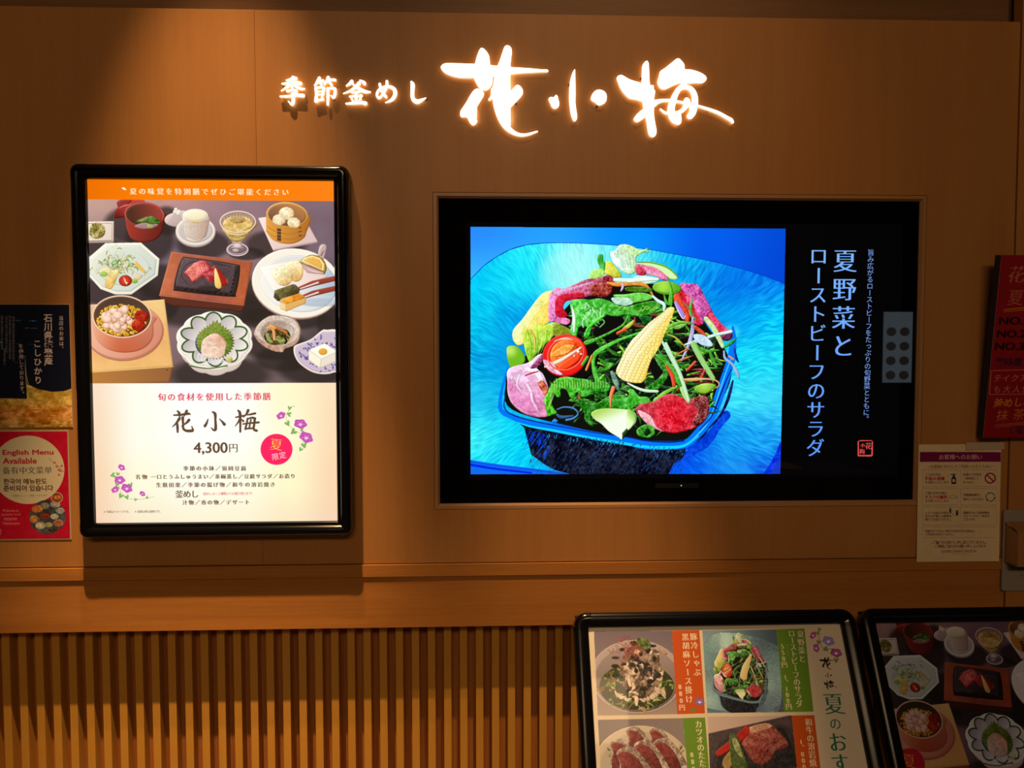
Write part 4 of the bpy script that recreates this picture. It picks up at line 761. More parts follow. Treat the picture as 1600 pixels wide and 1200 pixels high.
# ------------------------------------------------------------------ room shell
WALL = Plane((0, 0, 0))
def struct(o): o['kind'] = 'structure'; return o
FLOORM = mat('dark_stone_floor', (0.10, 0.085, 0.07), 0.35, 0.4)
nt = FLOORM.node_tree; bt = nt.nodes.new('ShaderNodeTexBrick'); tcf = nt.nodes.new('ShaderNodeTexCoord')
bt.offset = 0.0; bt.inputs['Scale'].default_value = 1.0; bt.inputs['Brick Width'].default_value = 0.6; bt.inputs['Row Height'].default_value = 0.6; bt.inputs['Mortar Size'].default_value = 0.003
bt.inputs['Color1'].default_value = (0.30, 0.25, 0.20, 1); bt.inputs['Color2'].default_value = (0.26, 0.22, 0.17, 1); bt.inputs['Mortar'].default_value = (0.04, 0.035, 0.03, 1)
nt.links.new(tcf.outputs['Object'], bt.inputs['Vector']); nt.links.new(bt.outputs['Color'], nt.nodes['Principled BSDF'].inputs['Base Color'])
struct(box('floor', FLOORM, -4.6, 4.6, -6.2, 0.3, -0.1, 0))
struct(box('ceiling', mat('ceiling_paint', (0.45, 0.40, 0.34), 0.8), -4.6, 4.6, -6.2, 0.3, 3.7, 3.8))
struct(box('wall_front', mat('dark_corridor_wall', (0.10, 0.075, 0.055), 0.6), -4.5, 4.5, -6.2, -6.0, 0, 3.7))
struct(box('wall_left', mat('corridor_wall_left', (0.14, 0.10, 0.07), 0.6), -4.6, -4.5, -6.2, 0.3, 0, 3.7))
struct(box('wall_right', mat('corridor_wall_right', (0.14, 0.10, 0.07), 0.6), 4.5, 4.6, -6.2, 0.3, 0, 3.7))
wb = struct(box('wall_back', mat('dark_cavity', (0.02, 0.012, 0.008), 0.8), -4.5, 4.5, 0.14, 0.3, 0, 3.7))
ztop = (at(100, 10).z + at(1400, 31.5).z) / 2; zbot = at(700, 879).z
xs1 = at(399.5, 160).x; xs2 = (at(1594, 60).x + at(1577, 690).x) / 2
hu0, hv0, hu1, hv1 = uvrect(WALL, (676.2, 299.7), (1448.3, 305.3), (1437.5, 791), (678.5, 795.6))
box('panel', WOODW, -4.48, xs1 - 0.0003, 0.0, 0.03, zbot, ztop, wb, 0.0008)
bm = bmesh.new(); X_ = [xs1 + 0.0003, hu0, hu1, xs2 - 0.0015]; Z_ = [zbot, hv0, hv1, ztop]; vv = {}
for s, y in ((0, 0.0), (1, 0.03)):
    for i in range(4):
        for j in range(4): vv[s, i, j] = bm.verts.new((X_[i], y, Z_[j]))
for s in (0, 1):
    for i in range(3):
        for j in range(3):
            if (i, j) != (1, 1): bm.faces.new([vv[s, i, j], vv[s, i + 1, j], vv[s, i + 1, j + 1], vv[s, i, j + 1]])
for i in range(3):
    bm.faces.new([vv[0, i, 0], vv[1, i, 0], vv[1, i + 1, 0], vv[0, i + 1, 0]]); bm.faces.new([vv[0, i, 3], vv[1, i, 3], vv[1, i + 1, 3], vv[0, i + 1, 3]])
    bm.faces.new([vv[0, 0, i], vv[1, 0, i], vv[1, 0, i + 1], vv[0, 0, i + 1]]); bm.faces.new([vv[0, 3, i], vv[1, 3, i], vv[1, 3, i + 1], vv[0, 3, i + 1]])
for a, b in (((1, 1), (2, 1)), ((2, 1), (2, 2)), ((2, 2), (1, 2)), ((1, 2), (1, 1))):
    bm.faces.new([vv[(0,) + a], vv[(0,) + b], vv[(1,) + b], vv[(1,) + a]])
done(bm, 'panel', WOODW, wb)
box('panel', WOODW, xs2 + 0.0015, 4.48, -0.004, 0.03, 0.0, 3.699, wb, 0.0008)
xb = at(1575, 20, 0.045).x; xp = at(1587, 20, 0.045).x
box('beam', wood('beam_wood', (0.17, 0.085, 0.035), (0.26, 0.13, 0.052), 'X', 1.2, 0.5), -4.48, xb, 0.045, 0.12, ztop - 0.05, 3.699, wb)
box('post', WOODD, xp, xs2 + 0.001, 0.05, 0.12, ztop - 0.05, 3.699, wb)
# rail below the panels
zb1, zb2, zb3 = at(700, 880.5).z, at(700, 900.5, -0.004).z, at(700, 979.5).z
tr = struct(box('trim_1', WOODR, -4.48, xs2 - 0.0015, -0.0045, 0.03, zb2, zb1, None, 0.0008))
box('fascia', WOODR, -4.48, xs2 - 0.0015, 0.0, 0.075, zb3, zb2 - 0.0002, tr, 0.0008)
# slatted lower wall
box('back_board', WOODB, -4.48, xs2 - 0.0015, 0.090, 0.12, 0.0, zb3 + 0.02, wb)
YS = 0.060
sx0, sx1 = at(5.1, 1100, YS).x, at(892.2, 1100, YS).x; pitch = (sx1 - sx0) / 35; sw = at(505, 1100, YS).x - at(493.2, 1100, YS).x
bm = bmesh.new(); bx(bm, 0, sw, YS, YS + 0.0298, 0.0, zb3 + 0.02, 0.0007); s0 = done(bm, 'slat', WOODS, wb); s0.location.x = sx0 - 6 * pitch
for k in range(-5, 75):
    x = sx0 + k * pitch
    if x + sw > xs2 - 0.005: break
    s = s0.copy(); COL.objects.link(s); s.location.x = x

# ------------------------------------------------------------------ wall screen in its wooden surround
def mitre(name, u0, v0, u1, v1, prof, m, parent, part):
    c = [(u0, v0, 1, 1), (u1, v0, -1, 1), (u1, v1, -1, -1), (u0, v1, 1, -1)]
    for i in range(4):
        bm = bmesh.new(); R_ = []
        for x, z, sx, sz in (c[i], c[(i + 1) % 4]): R_.append([bm.verts.new((x + sx * d, y, z + sz * d)) for d, y in prof])
        k = len(prof)
        for j in range(k): bm.faces.new([R_[0][j], R_[0][(j + 1) % k], R_[1][(j + 1) % k], R_[1][j]])
        bm.faces.new(R_[0]); bm.faces.new(R_[1][::-1]); done(bm, part, m[i % 2] if isinstance(m, list) else m, parent)
iu0, iv0, iu1, iv1 = uvrect(Plane((0, 0.008, 0)), (685, 308.7), (1437.7, 312.5), (1425.5, 783.5), (686.6, 786))
sur = bpy.data.objects.new('trim_2', None); COL.objects.link(sur); struct(sur)
e_ = 0.0012; fw = (hu1 - hu0 - (iu1 - iu0)) / 2
WOODF = wood('veneer_frame_v', (0.42, 0.215, 0.09), (0.52, 0.28, 0.125), 'Z', 1.0, 0.38); WOODFH = wood('veneer_frame_h', (0.42, 0.215, 0.09), (0.52, 0.28, 0.125), 'X', 1.0, 0.38)
mitre('x', hu0 + e_, hv0 + e_, hu1 - e_, hv1 - e_, [(0, 0.0), (fw - 0.0055, 0.0), (fw - 0.001, 0.008), (fw - 0.001, 0.03), (0, 0.03)], [WOODFH, WOODF], sur, 'frame_rail')
tv = empty('television', Matrix.Translation(((iu0 + iu1) / 2, 0.010, (iv0 + iv1) / 2)), 'large black wall screen showing a roast beef salad in a blue dish', 'television')
tw, th_ = hu1 - hu0 - 0.008, hv1 - hv0 - 0.008
TVP = Plane((0, 0.0105, 0))
lbox('housing', BLACKS, None, (tw, 0.06, th_), tv, 0, (0, 0.034, 0))
su0, sv0, su1, sv1 = uvrect(TVP, (729, 347), (1412, 351), (1402, 746), (729, 748)); tcx, tcz = (iu0 + iu1) / 2, (iv0 + iv1) / 2
C = Canvas(TVP, su0, sv0, su1, sv1, 1900, seed=3); C.k = C.kx(960, 560); C.im[:] = (0.006, 0.007, 0.012)
C.rectclip([(735.2, 354.5), (1227.5, 357.3), (1219.3, 740.3), (735.3, 741)]); art_salad(C); C.clip = None; C.emb = None
tb = ('l', (125, 182, 255), (92, 152, 255), (1280, 400), (1275, 710))
C.line('夏野菜と', (1320.6, 408), (1316.8, 541), 38, tb, True, True, 0.004); C.line('ローストビーフのサラダ', (1279, 400.5), (1273.6, 700), 30, tb, True, True, 0.004)
C.line('旨み広がるローストビーフをたっぷりの旬野菜とともに。', (1360.6, 394.6), (1353.2, 655), 10.6, (130, 170, 250), True, False, 0.0)
st_ = (225, 80, 75)
C.stk([(1341, 690, 2), (1341, 711, 2)], st_); C.stk([(1363, 690, 1.6), (1362.5, 711, 2.4)], st_); C.stk([(1343, 688.5, 1.6), (1362, 688.5, 1.2)], st_); C.stk([(1341, 712, 2), (1361, 712, 2.6)], st_)
C.line('花', (1357, 697), (1357, 697), 11, st_, serif=True); C.line('小', (1348, 696), (1348, 696), 7, st_, serif=True); C.line('梅', (1347, 705.5), (1347, 705.5), 9, st_, serif=True)
scr = sheet('screen', print_mat('screen_picture', C.image('screen_picture'), 1.0, 0.012, 0.5, 0.0), su1 - su0, sv1 - sv0, tv, 0.0005, 0.002, x0=su0 - tcx, z0=sv0 - tcz)
# black glass around the picture, one sheet with an opening
bm = bmesh.new(); X_ = [-tw / 2, su0 - tcx, su1 - tcx, tw / 2]; Z_ = [-th_ / 2, sv0 - tcz, sv1 - tcz, th_ / 2]; vv = {(s, i, j): bm.verts.new((X_[i], 0.0004 + 0.0030 * s, Z_[j])) for s in (0, 1) for i in range(4) for j in range(4)}
for s in (0, 1):
    for i in range(3):
        for j in range(3):
            if (i, j) != (1, 1): bm.faces.new([vv[s, i, j], vv[s, i + 1, j], vv[s, i + 1, j + 1], vv[s, i, j + 1]])
done(bm, 'bezel', SCRG, tv)
p0, p1 = TVP.uv([(1024, 755.5)])[0], TVP.uv([(1091, 762)])[0]
box('sensor_strip', mat('sensor_black', (0.012, 0.012, 0.012), 0.3), p0[0] - tcx, p1[0] - tcx, -0.0002, 0.0004, p1[1] - tcz, p0[1] - tcz, tv)
p0 = TVP.uv([(1064.3, 758.6)])[0]
tag(box('indicator_light', mat('green_led', (0.01, 0.05, 0.01), 0.4, emit=(0.15, 1.0, 0.25), es=1.6), p0[0] - tcx - .0012, p0[0] - tcx + .0012, -0.0006, -0.0002, p0[1] - tcz - .001, p0[1] - tcz + .001, tv), 'tiny green light')

# ------------------------------------------------------------------ shop name in raised lit characters
FACE = mat('lit_face', (0.8, 0.78, 0.7), 0.4, emit=(1.0, 0.96, 0.88), es=2.1)
SIDE = mat('lit_side', (0.75, 0.6, 0.4), 0.5, emit=(1.0, 0.72, 0.34), es=0.60)
BACKL = mat('halo_light', (0.7, 0.5, 0.3), 0.5, emit=(1.0, 0.72, 0.38), es=2.2)
YF, YB = -0.0125, -0.005
SIGNP = Plane((0, YF, 0))
SIGNS = []
def sign_char(label, polys=(), strokes=()):
    SIGNS.append((polys, strokes))
    bm = bmesh.new(); allp = []
    for P in polys: allp.append([tuple(q) for q in SIGNP.uv(smooth(P, 4, True))])
    q = np.vstack([SIGNP.uv([(p[0], p[1]) for p in s]) for s in strokes] + [np.array(p) for p in allp]) if strokes or allp else None
    c = (q.min(0) + q.max(0)) / 2
    def prism(pts):
        pts = [p for i, p in enumerate(pts) if i == 0 or math.dist(p, pts[i - 1]) > 1e-5]
        a = [bm.verts.new((x - c[0], YF, z - c[1])) for x, z in pts]; b = [bm.verts.new((x - c[0], YB, z - c[1])) for x, z in pts]
        f = bm.faces.new(a); g = bm.faces.new(b[::-1]); n = len(a)
        for i in range(n):
            s = bm.faces.new([a[i], b[i], b[(i + 1) % n], a[(i + 1) % n]]); s.material_index = 1
        g.material_index = 2; bmesh.ops.triangulate(bm, faces=[f, g])
    for p in allp: prism(p)
    for s in strokes:
        P = np.asarray(s, float); P = smooth(P, 5) if len(P) > 2 else P
        uv = SIGNP.uv(P[:, :2]); k = (SIGNP.uv([(P[0, 0] + 1, P[0, 1])]) - SIGNP.uv([(P[0, 0], P[0, 1])]))[0, 0]; r = np.maximum(P[:, 2], 1.0) * k / 2
        d = np.gradient(uv, axis=0); nn = np.stack([-d[:, 1], d[:, 0]], 1) / (np.hypot(d[:, 0], d[:, 1])[:, None] + 1e-9)
        A, B = uv + nn * r[:, None], uv - nn * r[:, None]
        F = [bm.verts.new((p[0] - c[0], YF, p[1] - c[1])) for p in A], [bm.verts.new((p[0] - c[0], YF, p[1] - c[1])) for p in B]
        G = [bm.verts.new((p[0] - c[0], YB, p[1] - c[1])) for p in A], [bm.verts.new((p[0] - c[0], YB, p[1] - c[1])) for p in B]
        for i in range(len(uv) - 1):
            bm.faces.new([F[0][i], F[0][i + 1], F[1][i + 1], F[1][i]]); bm.faces.new([G[0][i], G[1][i], G[1][i + 1], G[0][i + 1]]).material_index = 2
            bm.faces.new([F[0][i], G[0][i], G[0][i + 1], F[0][i + 1]]).material_index = 1; bm.faces.new([F[1][i], F[1][i + 1], G[1][i + 1], G[1][i]]).material_index = 1
        for e in (0, -1):
            t = np.linspace(0, 2 * math.pi, 13)[:-1]; ctr = uv[e]
            prism([(ctr[0] + r[e] * math.cos(x), ctr[1] + r[e] * math.sin(x)) for x in t])
    me = bpy.data.meshes.new('sign_character')
    bmesh.ops.recalc_face_normals(bm, faces=bm.faces)
    bm.to_mesh(me); bm.free()
    o = link('sign_character', me, [FACE, SIDE, BACKL]); o.location = (c[0], 0, c[1])
    tag(o, label, 'sign lettering', 'raised lit characters of the shop name')
    bmp = bmesh.new()
    bmp.free()
    for dx, dz in ((-.3, .25), (.3, -.25)):
        w_, h_ = q.max(0) - q.min(0); cc = np.array([c[0] + dx * w_, c[1] + dz * h_]); j = np.argmin(((q - cc) ** 2).sum(1)); a, b = q[j] - c
        box('mounting_pin', BLACKS, a - .002, a + .002, YB, 0.0, b - .002, b + .002, o)
    return o
G = Z(680, 50, 6.6667); H = Z(850, 70, 5.161); I8 = Z(960, 80, 8.0); I8s = Zs(960, 80, 8.0); J = Zs(430, 110, 12.31); K = Zs(530, 110, 11.43)
sign_char('small glowing white character 季, first of the small ones', strokes=[
    J((400, 150, 50), (330, 160, 60), (260, 180, 35), (210, 188, 18)), J((335, 125, 40), (360, 140, 50)), J((135, 255, 32), (250, 247, 50), (400, 235, 60), (485, 248, 66)), J((325, 170, 45), (322, 280, 45), (322, 360, 30)),
    J((300, 265, 50), (230, 315, 42), (115, 390, 14)), J((350, 265, 50), (430, 322, 60), (510, 355, 45), (565, 350, 20)), J((230, 395, 45), (330, 375, 40), (400, 388, 45), (410, 415, 36), (340, 450, 30)),
    J((330, 450, 55), (345, 540, 62), (342, 610, 62), (318, 655, 46), (250, 590, 15)), J((100, 500, 32), (250, 495, 46), (400, 478, 52), (535, 482, 68))])
sign_char('small glowing white character 節, second of the small ones', strokes=[
    J((850, 145, 55), (810, 215, 50), (760, 290, 26)), J((820, 205, 40), (920, 200, 52)), J((860, 240, 35), (890, 270, 42)), J((1020, 135, 60), (990, 205, 50), (940, 270, 28)), J((1010, 190, 42), (1100, 178, 45), (1155, 182, 42)), J((1040, 230, 40), (1085, 278, 46)),
    J((778, 335, 46), (790, 450, 50), (782, 580, 60)), J((785, 335, 40), (880, 322, 40), (940, 338, 46)), J((935, 340, 50), (925, 400, 50), (912, 470, 44)), J((810, 405, 26), (920, 400, 26)), J((810, 465, 26), (915, 460, 26)), J((780, 595, 50), (860, 565, 45), (920, 555, 40), (895, 510, 34)),
    J((1010, 345, 50), (1012, 500, 54), (1008, 655, 42)), J((1010, 352, 40), (1090, 336, 42), (1150, 355, 50)), J((1150, 365, 55), (1148, 450, 58), (1118, 520, 48), (1068, 480, 16))])
sign_char('small glowing white character 釜, third of the small ones', strokes=[
    K((225, 195, 58), (180, 240, 44), (125, 275, 18)), K((370, 178, 24), (430, 205, 48), (452, 232, 56)), K((355, 225, 60), (300, 290, 54), (200, 360, 38), (75, 410, 15)), K((240, 240, 18), (300, 290, 46), (400, 352, 60), (480, 380, 52), (555, 384, 20)),
    K((225, 397, 26), (290, 387, 28), (365, 378, 36)), K((190, 465, 32), (290, 456, 34), (400, 450, 40)), K((300, 390, 48), (300, 560, 48)), K((222, 505, 28), (245, 545, 32)), K((382, 500, 42), (345, 550, 22)), K((125, 592, 28), (250, 585, 46), (400, 575, 56), (470, 588, 64))])
sign_char('small glowing white character め, fourth of the small ones', strokes=[
    K((722, 242, 44), (745, 330, 46), (780, 400, 48), (835, 470, 46)), K((852, 192, 44), (852, 260, 50), (815, 360, 46), (765, 440, 38), (712, 492, 42), (672, 440, 42), (695, 365, 42), (765, 308, 40), (870, 287, 44), (955, 312, 60), (997, 370, 66), (990, 450, 66), (930, 530, 50), (825, 573, 13)), ])
sign_char('small glowing white character し, last of the small ones', strokes=[K((1290, 208, 42), (1312, 255, 74), (1308, 350, 66), (1306, 450, 66), (1328, 520, 70), (1390, 556, 78), (1460, 535, 56), (1548, 488, 12))])
sign_char('large glowing white brush character 花, first of the large three', [
    G((58, 370), (75, 340), (110, 325), (200, 325), (410, 332), (575, 345), (650, 352), (780, 365), (950, 375), (1100, 388), (1165, 391), (1178, 403), (1165, 415), (1050, 420), (900, 428), (760, 440), (620, 458), (590, 465), (400, 478), (300, 478), (220, 470), (140, 445), (90, 415)),
    G((412, 345), (430, 270), (450, 210), (470, 172), (490, 166), (520, 185), (555, 235), (566, 280), (570, 330), (580, 360), (596, 410), (597, 500), (588, 550), (565, 585), (530, 605), (490, 602), (455, 575), (430, 535), (405, 478), (405, 400)),
    G((650, 352), (680, 280), (705, 200), (725, 150), (755, 138), (785, 155), (798, 200), (790, 280), (778, 365), (765, 430), (740, 500), (715, 550), (678, 590), (672, 640), (685, 680), (700, 710), (705, 770), (712, 840), (725, 885), (760, 955), (810, 1015), (870, 1050), (930, 1058), (1000, 1045), (1060, 1028), (1068, 1040), (1040, 1052), (970, 1078), (900, 1088), (830, 1075), (760, 1040), (700, 985), (655, 910), (625, 830), (605, 750), (595, 680), (582, 640), (582, 595), (598, 570), (608, 520), (620, 455)),
    G((700, 700), (760, 640), (820, 580), (850, 552), (885, 562), (910, 600), (912, 640), (895, 670), (840, 730), (780, 790), (745, 825), (712, 838), (690, 800), (688, 730)),
    G((585, 620), (575, 670), (553, 700), (560, 712), (577, 708), (602, 675)),
    G((425, 592), (455, 592), (490, 612), (508, 640), (500, 670), (470, 720), (440, 770), (422, 810), (420, 880), (420, 922), (435, 922), (438, 932), (420, 960), (395, 970), (370, 955), (350, 925), (330, 888), (278, 886), (260, 865), (265, 820), (295, 775), (330, 720), (370, 650), (400, 610))])
sign_char('large glowing white brush character 小, a thin stroke between two dots', [
    G((1180, 700), (1195, 680), (1215, 678), (1235, 680), (1258, 655), (1275, 668), (1282, 700), (1292, 740), (1285, 775), (1262, 795), (1235, 795), (1212, 775), (1200, 745)),
    G((1448, 393), (1458, 398), (1458, 500), (1455, 600), (1458, 700), (1465, 780), (1476, 860), (1476, 905), (1455, 928), (1435, 915), (1415, 860), (1405, 800), (1395, 700), (1397, 600), (1405, 520), (1425, 440)),
    H((378, 430), (392, 395), (415, 370), (440, 361), (475, 368), (500, 392), (506, 425), (497, 460), (470, 480), (440, 486), (412, 465), (385, 447))])
sign_char('large glowing white brush character 梅 with a long thin tail', [
    I8((30, 340), (45, 310), (80, 296), (110, 305), (200, 355), (345, 398), (440, 424), (488, 426), (492, 470), (508, 500), (495, 580), (470, 625), (400, 640), (350, 630), (270, 605), (190, 590), (130, 540), (80, 470), (50, 400)),
    I8((350, 190), (375, 140), (405, 118), (425, 140), (432, 200), (437, 320), (447, 420), (488, 470), (495, 590), (490, 690), (495, 800), (510, 900), (527, 990), (515, 1050), (480, 1073), (440, 1055), (420, 1000), (405, 900), (388, 810), (365, 720), (352, 630), (343, 420), (345, 300)),
    I8((375, 715), (300, 770), (250, 830), (245, 860), (275, 885), (320, 870), (392, 812), (410, 740)),
    I8((470, 630), (520, 605), (600, 597), (700, 600), (705, 630), (620, 632), (560, 650), (530, 672), (510, 690), (475, 690)),
    I8((795, 88), (850, 130), (875, 170), (880, 222), (960, 230), (1060, 260), (1130, 300), (1153, 340), (1130, 380), (1080, 398), (1000, 395), (940, 402), (870, 392), (800, 402), (720, 435), (660, 465), (620, 475), (575, 460), (545, 410), (540, 370), (560, 310), (575, 250), (640, 205), (720, 140))],
    [I8s((880, 405, 50), (810, 470, 60), (765, 540, 66), (735, 620, 80), (712, 700, 86), (715, 780, 90), (745, 845, 95), (795, 875, 88)), I8s((840, 455, 50), (900, 447, 54), (960, 475, 62), (998, 540, 72), (1008, 620, 78), (998, 700, 82), (975, 770, 84), (945, 810, 74)),
     I8s((905, 612, 66), (905, 650, 66), (880, 705, 58), (830, 752, 45), (740, 775, 35), (640, 770, 30), (575, 722, 16)), I8s((925, 615, 36), (948, 690, 26), (962, 760, 40)), I8s((812, 790, 40), (815, 850, 50)),
     I8s((700, 615, 32), (800, 630, 28), (870, 645, 30), (960, 665, 30), (1050, 685, 28), (1180, 725, 34), (1300, 770, 40), (1400, 825, 42), (1460, 860, 45), (1478, 888, 32))])

# ------------------------------------------------------------------ lit poster on the left
LP = Plane((0, -0.050, 0)); PP = Plane((0, -0.033, 0))
u0, v0, u1, v1 = uvrect(LP, (106, 252.5), (543.3, 258), (549, 838.5), (121, 843)); w, h = u1 - u0, v1 - v0
lb = empty('lit_poster_frame', Matrix.Translation(((u0 + u1) / 2, 0, (v0 + v1) / 2)), 'backlit summer set meal poster in a glossy black frame', 'poster')
fwd = 0.0350
PROF = [(0, -0.001), (0, -0.036), (0.0025, -0.044), (0.007, -0.049), (0.013, -0.0505), (0.020, -0.049), (0.024, -0.045), (0.026, -0.043), (fwd - 0.002, -0.042), (fwd, -0.039), (fwd, -0.029), (fwd - 0.004, -0.001)]
rail_frame(w, h, 0.020, PROF, BLACKG, BLACKG, lb, 0.014)
lbox('back_panel', BLACKS, None, (w - 0.012, 0.028, h - 0.012), lb, 0, (0, -0.0155, 0))
pu0, pv0, pu1, pv1 = u0 + fwd - 0.003, v0 + fwd - 0.003, u1 - fwd + 0.003, v1 - fwd + 0.003
C = Canvas(PP, pu0, pv0, pu1, pv1, 1600, seed=2); C.k = C.kx(330, 450)
PSRC = C.T
art_meal(C); C.emb = None
C.poly([(120, 598.8), (540, 597.8), (540, 840), (120, 840)], ('g', [
    [(252, 224, 196), (255, 255, 240), (255, 255, 255), (255, 255, 250), (255, 250, 205), (253, 226, 190)],
    [(251, 220, 186), (255, 255, 238), (255, 255, 252), (255, 255, 250), (255, 252, 215), (253, 222, 182)],
    [(250, 214, 178), (255, 252, 222), (255, 255, 238), (255, 255, 232), (255, 250, 205), (252, 216, 176)],
    [(248, 212, 180), (252, 236, 205), (254, 244, 214), (254, 244, 212), (253, 232, 196), (248, 214, 182)]], (138, 600), (528, 822)))
C.poly([(110, 260), (560, 260), (560, 314.7), (110, 311.3)], ('l', (238, 112, 0), (255, 128, 0), (130, 290), (230, 292)))
C.line('夏の味覚を特別膳でぜひご堪能ください', (208.2, 299), (445.8, 300.4), 11.2, (255, 236, 205), serif=True); C.poly([(190, 293.5), (194, 292.8), (197.5, 296.5), (193.5, 296.6)], (255, 245, 225), sm=True)
bn = (98, 72, 48)
C.line('旬の食材を使用した季節膳', (253, 620.4), (416.8, 619.3), 13, (226, 80, 92), serif=True)
q1, q2 = Zs(100, 590, 6.667), Zs(340, 590, 6.667)
for st in (q1((1145, 390, 12), (1220, 386, 16), (1290, 374, 20), (1316, 382, 8)), q1((1180, 345, 10), (1200, 368, 20), (1205, 405, 12)), q1((1278, 345, 20), (1262, 375, 15), (1250, 402, 8)), q1((1202, 425, 22), (1172, 470, 16), (1130, 512, 6)), q1((1178, 468, 14), (1182, 510, 20), (1184, 565, 15)),
           q1((1302, 440, 22), (1275, 470, 16), (1222, 505, 6)), q1((1236, 415, 22), (1240, 480, 16), (1244, 530, 18), (1275, 552, 20), (1322, 553, 22), (1342, 546, 18), (1330, 505, 6)),
           q1((1500, 432, 8), (1487, 470, 16), (1468, 502, 22)), q1((1548, 355, 12), (1574, 378, 22), (1577, 440, 17), (1580, 500, 20), (1576, 540, 22), (1555, 543, 14), (1532, 518, 6)), q2((18, 428, 6), (48, 458, 15), (70, 485, 24)),
           q2((188, 412, 10), (240, 402, 15), (282, 392, 10)), q2((212, 340, 12), (232, 368, 22), (236, 460, 17), (236, 562, 15)), q2((232, 425, 15), (215, 462, 13), (184, 503, 6)), q2((245, 430, 8), (268, 452, 16)),
           q2((318, 340, 22), (300, 378, 15), (268, 412, 6)), q2((305, 388, 8), (350, 380, 15), (392, 371, 16)), q2((312, 425, 14), (302, 480, 15), (288, 535, 15)), q2((310, 430, 11), (355, 416, 15), (388, 424, 20)), q2((388, 424, 18), (382, 480, 17), (376, 535, 17), (408, 552, 18), (404, 540, 8)),
           q2((262, 482, 10), (345, 472, 14), (428, 465, 16)), q2((290, 532, 12), (345, 527, 14), (380, 525, 10)), q2((347, 438, 13), (341, 460, 12)), q2((336, 490, 13), (330, 515, 12))): C.stk([(a, b, w_ * 1.4) for a, b, w_ in st], bn)
C.fit('4,300', 302.5, 691, 355.5, 710, bn, 0.004, 1.2); C.line('円', (364.5, 699.8), (364.5, 699.8), 15.5, bn, serif=True)
C.ell(432, 701.8, 24.9, 24.2, (255, 38, 98)); C.line('夏', (431.5, 694.5), (431.5, 694.5), 20, (255, 205, 60), serif=True, rot=-6); C.line('限', (430, 713.5), (430, 713.5), 11.5, (255, 225, 225), rot=10); C.line('定', (441.5, 711), (441.5, 711), 11.5, (255, 225, 225), rot=10)
grn, mg = (130, 180, 100), (200, 85, 180)
C.stk([(452, 640, .8), (447, 650, .8), (450, 662, .8), (460, 672, .8), (472, 680, .8), (474, 700, .8)], (205, 190, 120)); C.stk([(455, 635, .6), (460, 634, .5), (459, 636, .4)], (150, 180, 90))
for x, y, r, a in ((452.5, 637, 4, .2), (452, 647, 4.6, 1.9), (449, 661, 5.2, -.5), (459, 674, 6, .9), (472, 672, 3.5, 1.5), (475, 695, 5.5, -.3), (470, 701.5, 4, .6)): leafy(C, x, y, r, a, grn)
for x, y, r, a in ((439, 649, 7.2, -.5), (469.3, 662, 10, .2), (478.5, 683, 10.8, .5)): flower(C, x, y, r, a, mg)
C.stk([(187, 738, .7), (186, 760, .7), (195, 776, .7), (215, 780, .7), (240, 776, .6)], (190, 190, 120))
for x, y, r, a in ((177, 742, 5, 1.3), (184, 740, 3.5, .4), (183, 756, 4.5, .3), (204, 757, 4.5, -.4), (189, 774, 5, .5), (198, 776, 4.5, -.3), (212, 780, 3, .3), (230, 777, 3, 1.2)): leafy(C, x, y, r, a, grn)
for x, y, r, a in ((190, 730, 5.8, .6), (187, 749.5, 8.3, .1), (180, 764.5, 6.3, -.5), (198, 762.5, 8.8, .4), (222.5, 771, 4.8, .6)): flower(C, x, y, r, a, mg)
tx = (120, 90, 66)
C.line('季節の小鉢／嶺岡豆腐', (290.5, 731.7), (380.5, 731.7), 8.2, tx, serif=True); C.line('名物', (215.8, 745), (226, 745), 8.2, tx, serif=True); C.line('一口とうふしゅうまい／茶碗蒸し／豆腐サラダ／お造り', (239.5, 744.8), (457.5, 743.8), 8, tx, serif=True)
C.line('生麩田楽／季節の揚げ物／和牛の溶岩焼き', (248, 757.6), (426, 756.8), 8.2, tx, serif=True); C.line('釜めし', (280, 772), (304.5, 771.8), 13, tx, serif=True); C.line('（釜めしは12種類よりお選び頂けます）', (316, 771.3), (395, 770.6), 5, (225, 90, 90))
C.line('汁物／香の物／デザート', (289, 785), (386.3, 784.4), 8.2, tx, serif=True); C.line('※写真はイメージです。', (164, 799.4), (203, 799.2), 4.6, (120, 100, 90)); C.line('※金額は税込価格です。', (212.5, 799.1), (251.5, 798.8), 4.6, (120, 100, 90))
sheet('poster_sheet', print_mat('lit_poster_print', C.image('lit_poster_print'), 1.0, 0.25, 0.35, 0.0), pu1 - pu0, pv1 - pv0, lb, -0.033, 0.0005, x0=pu0 - (u0 + u1) / 2, z0=pv0 - (v0 + v1) / 2)

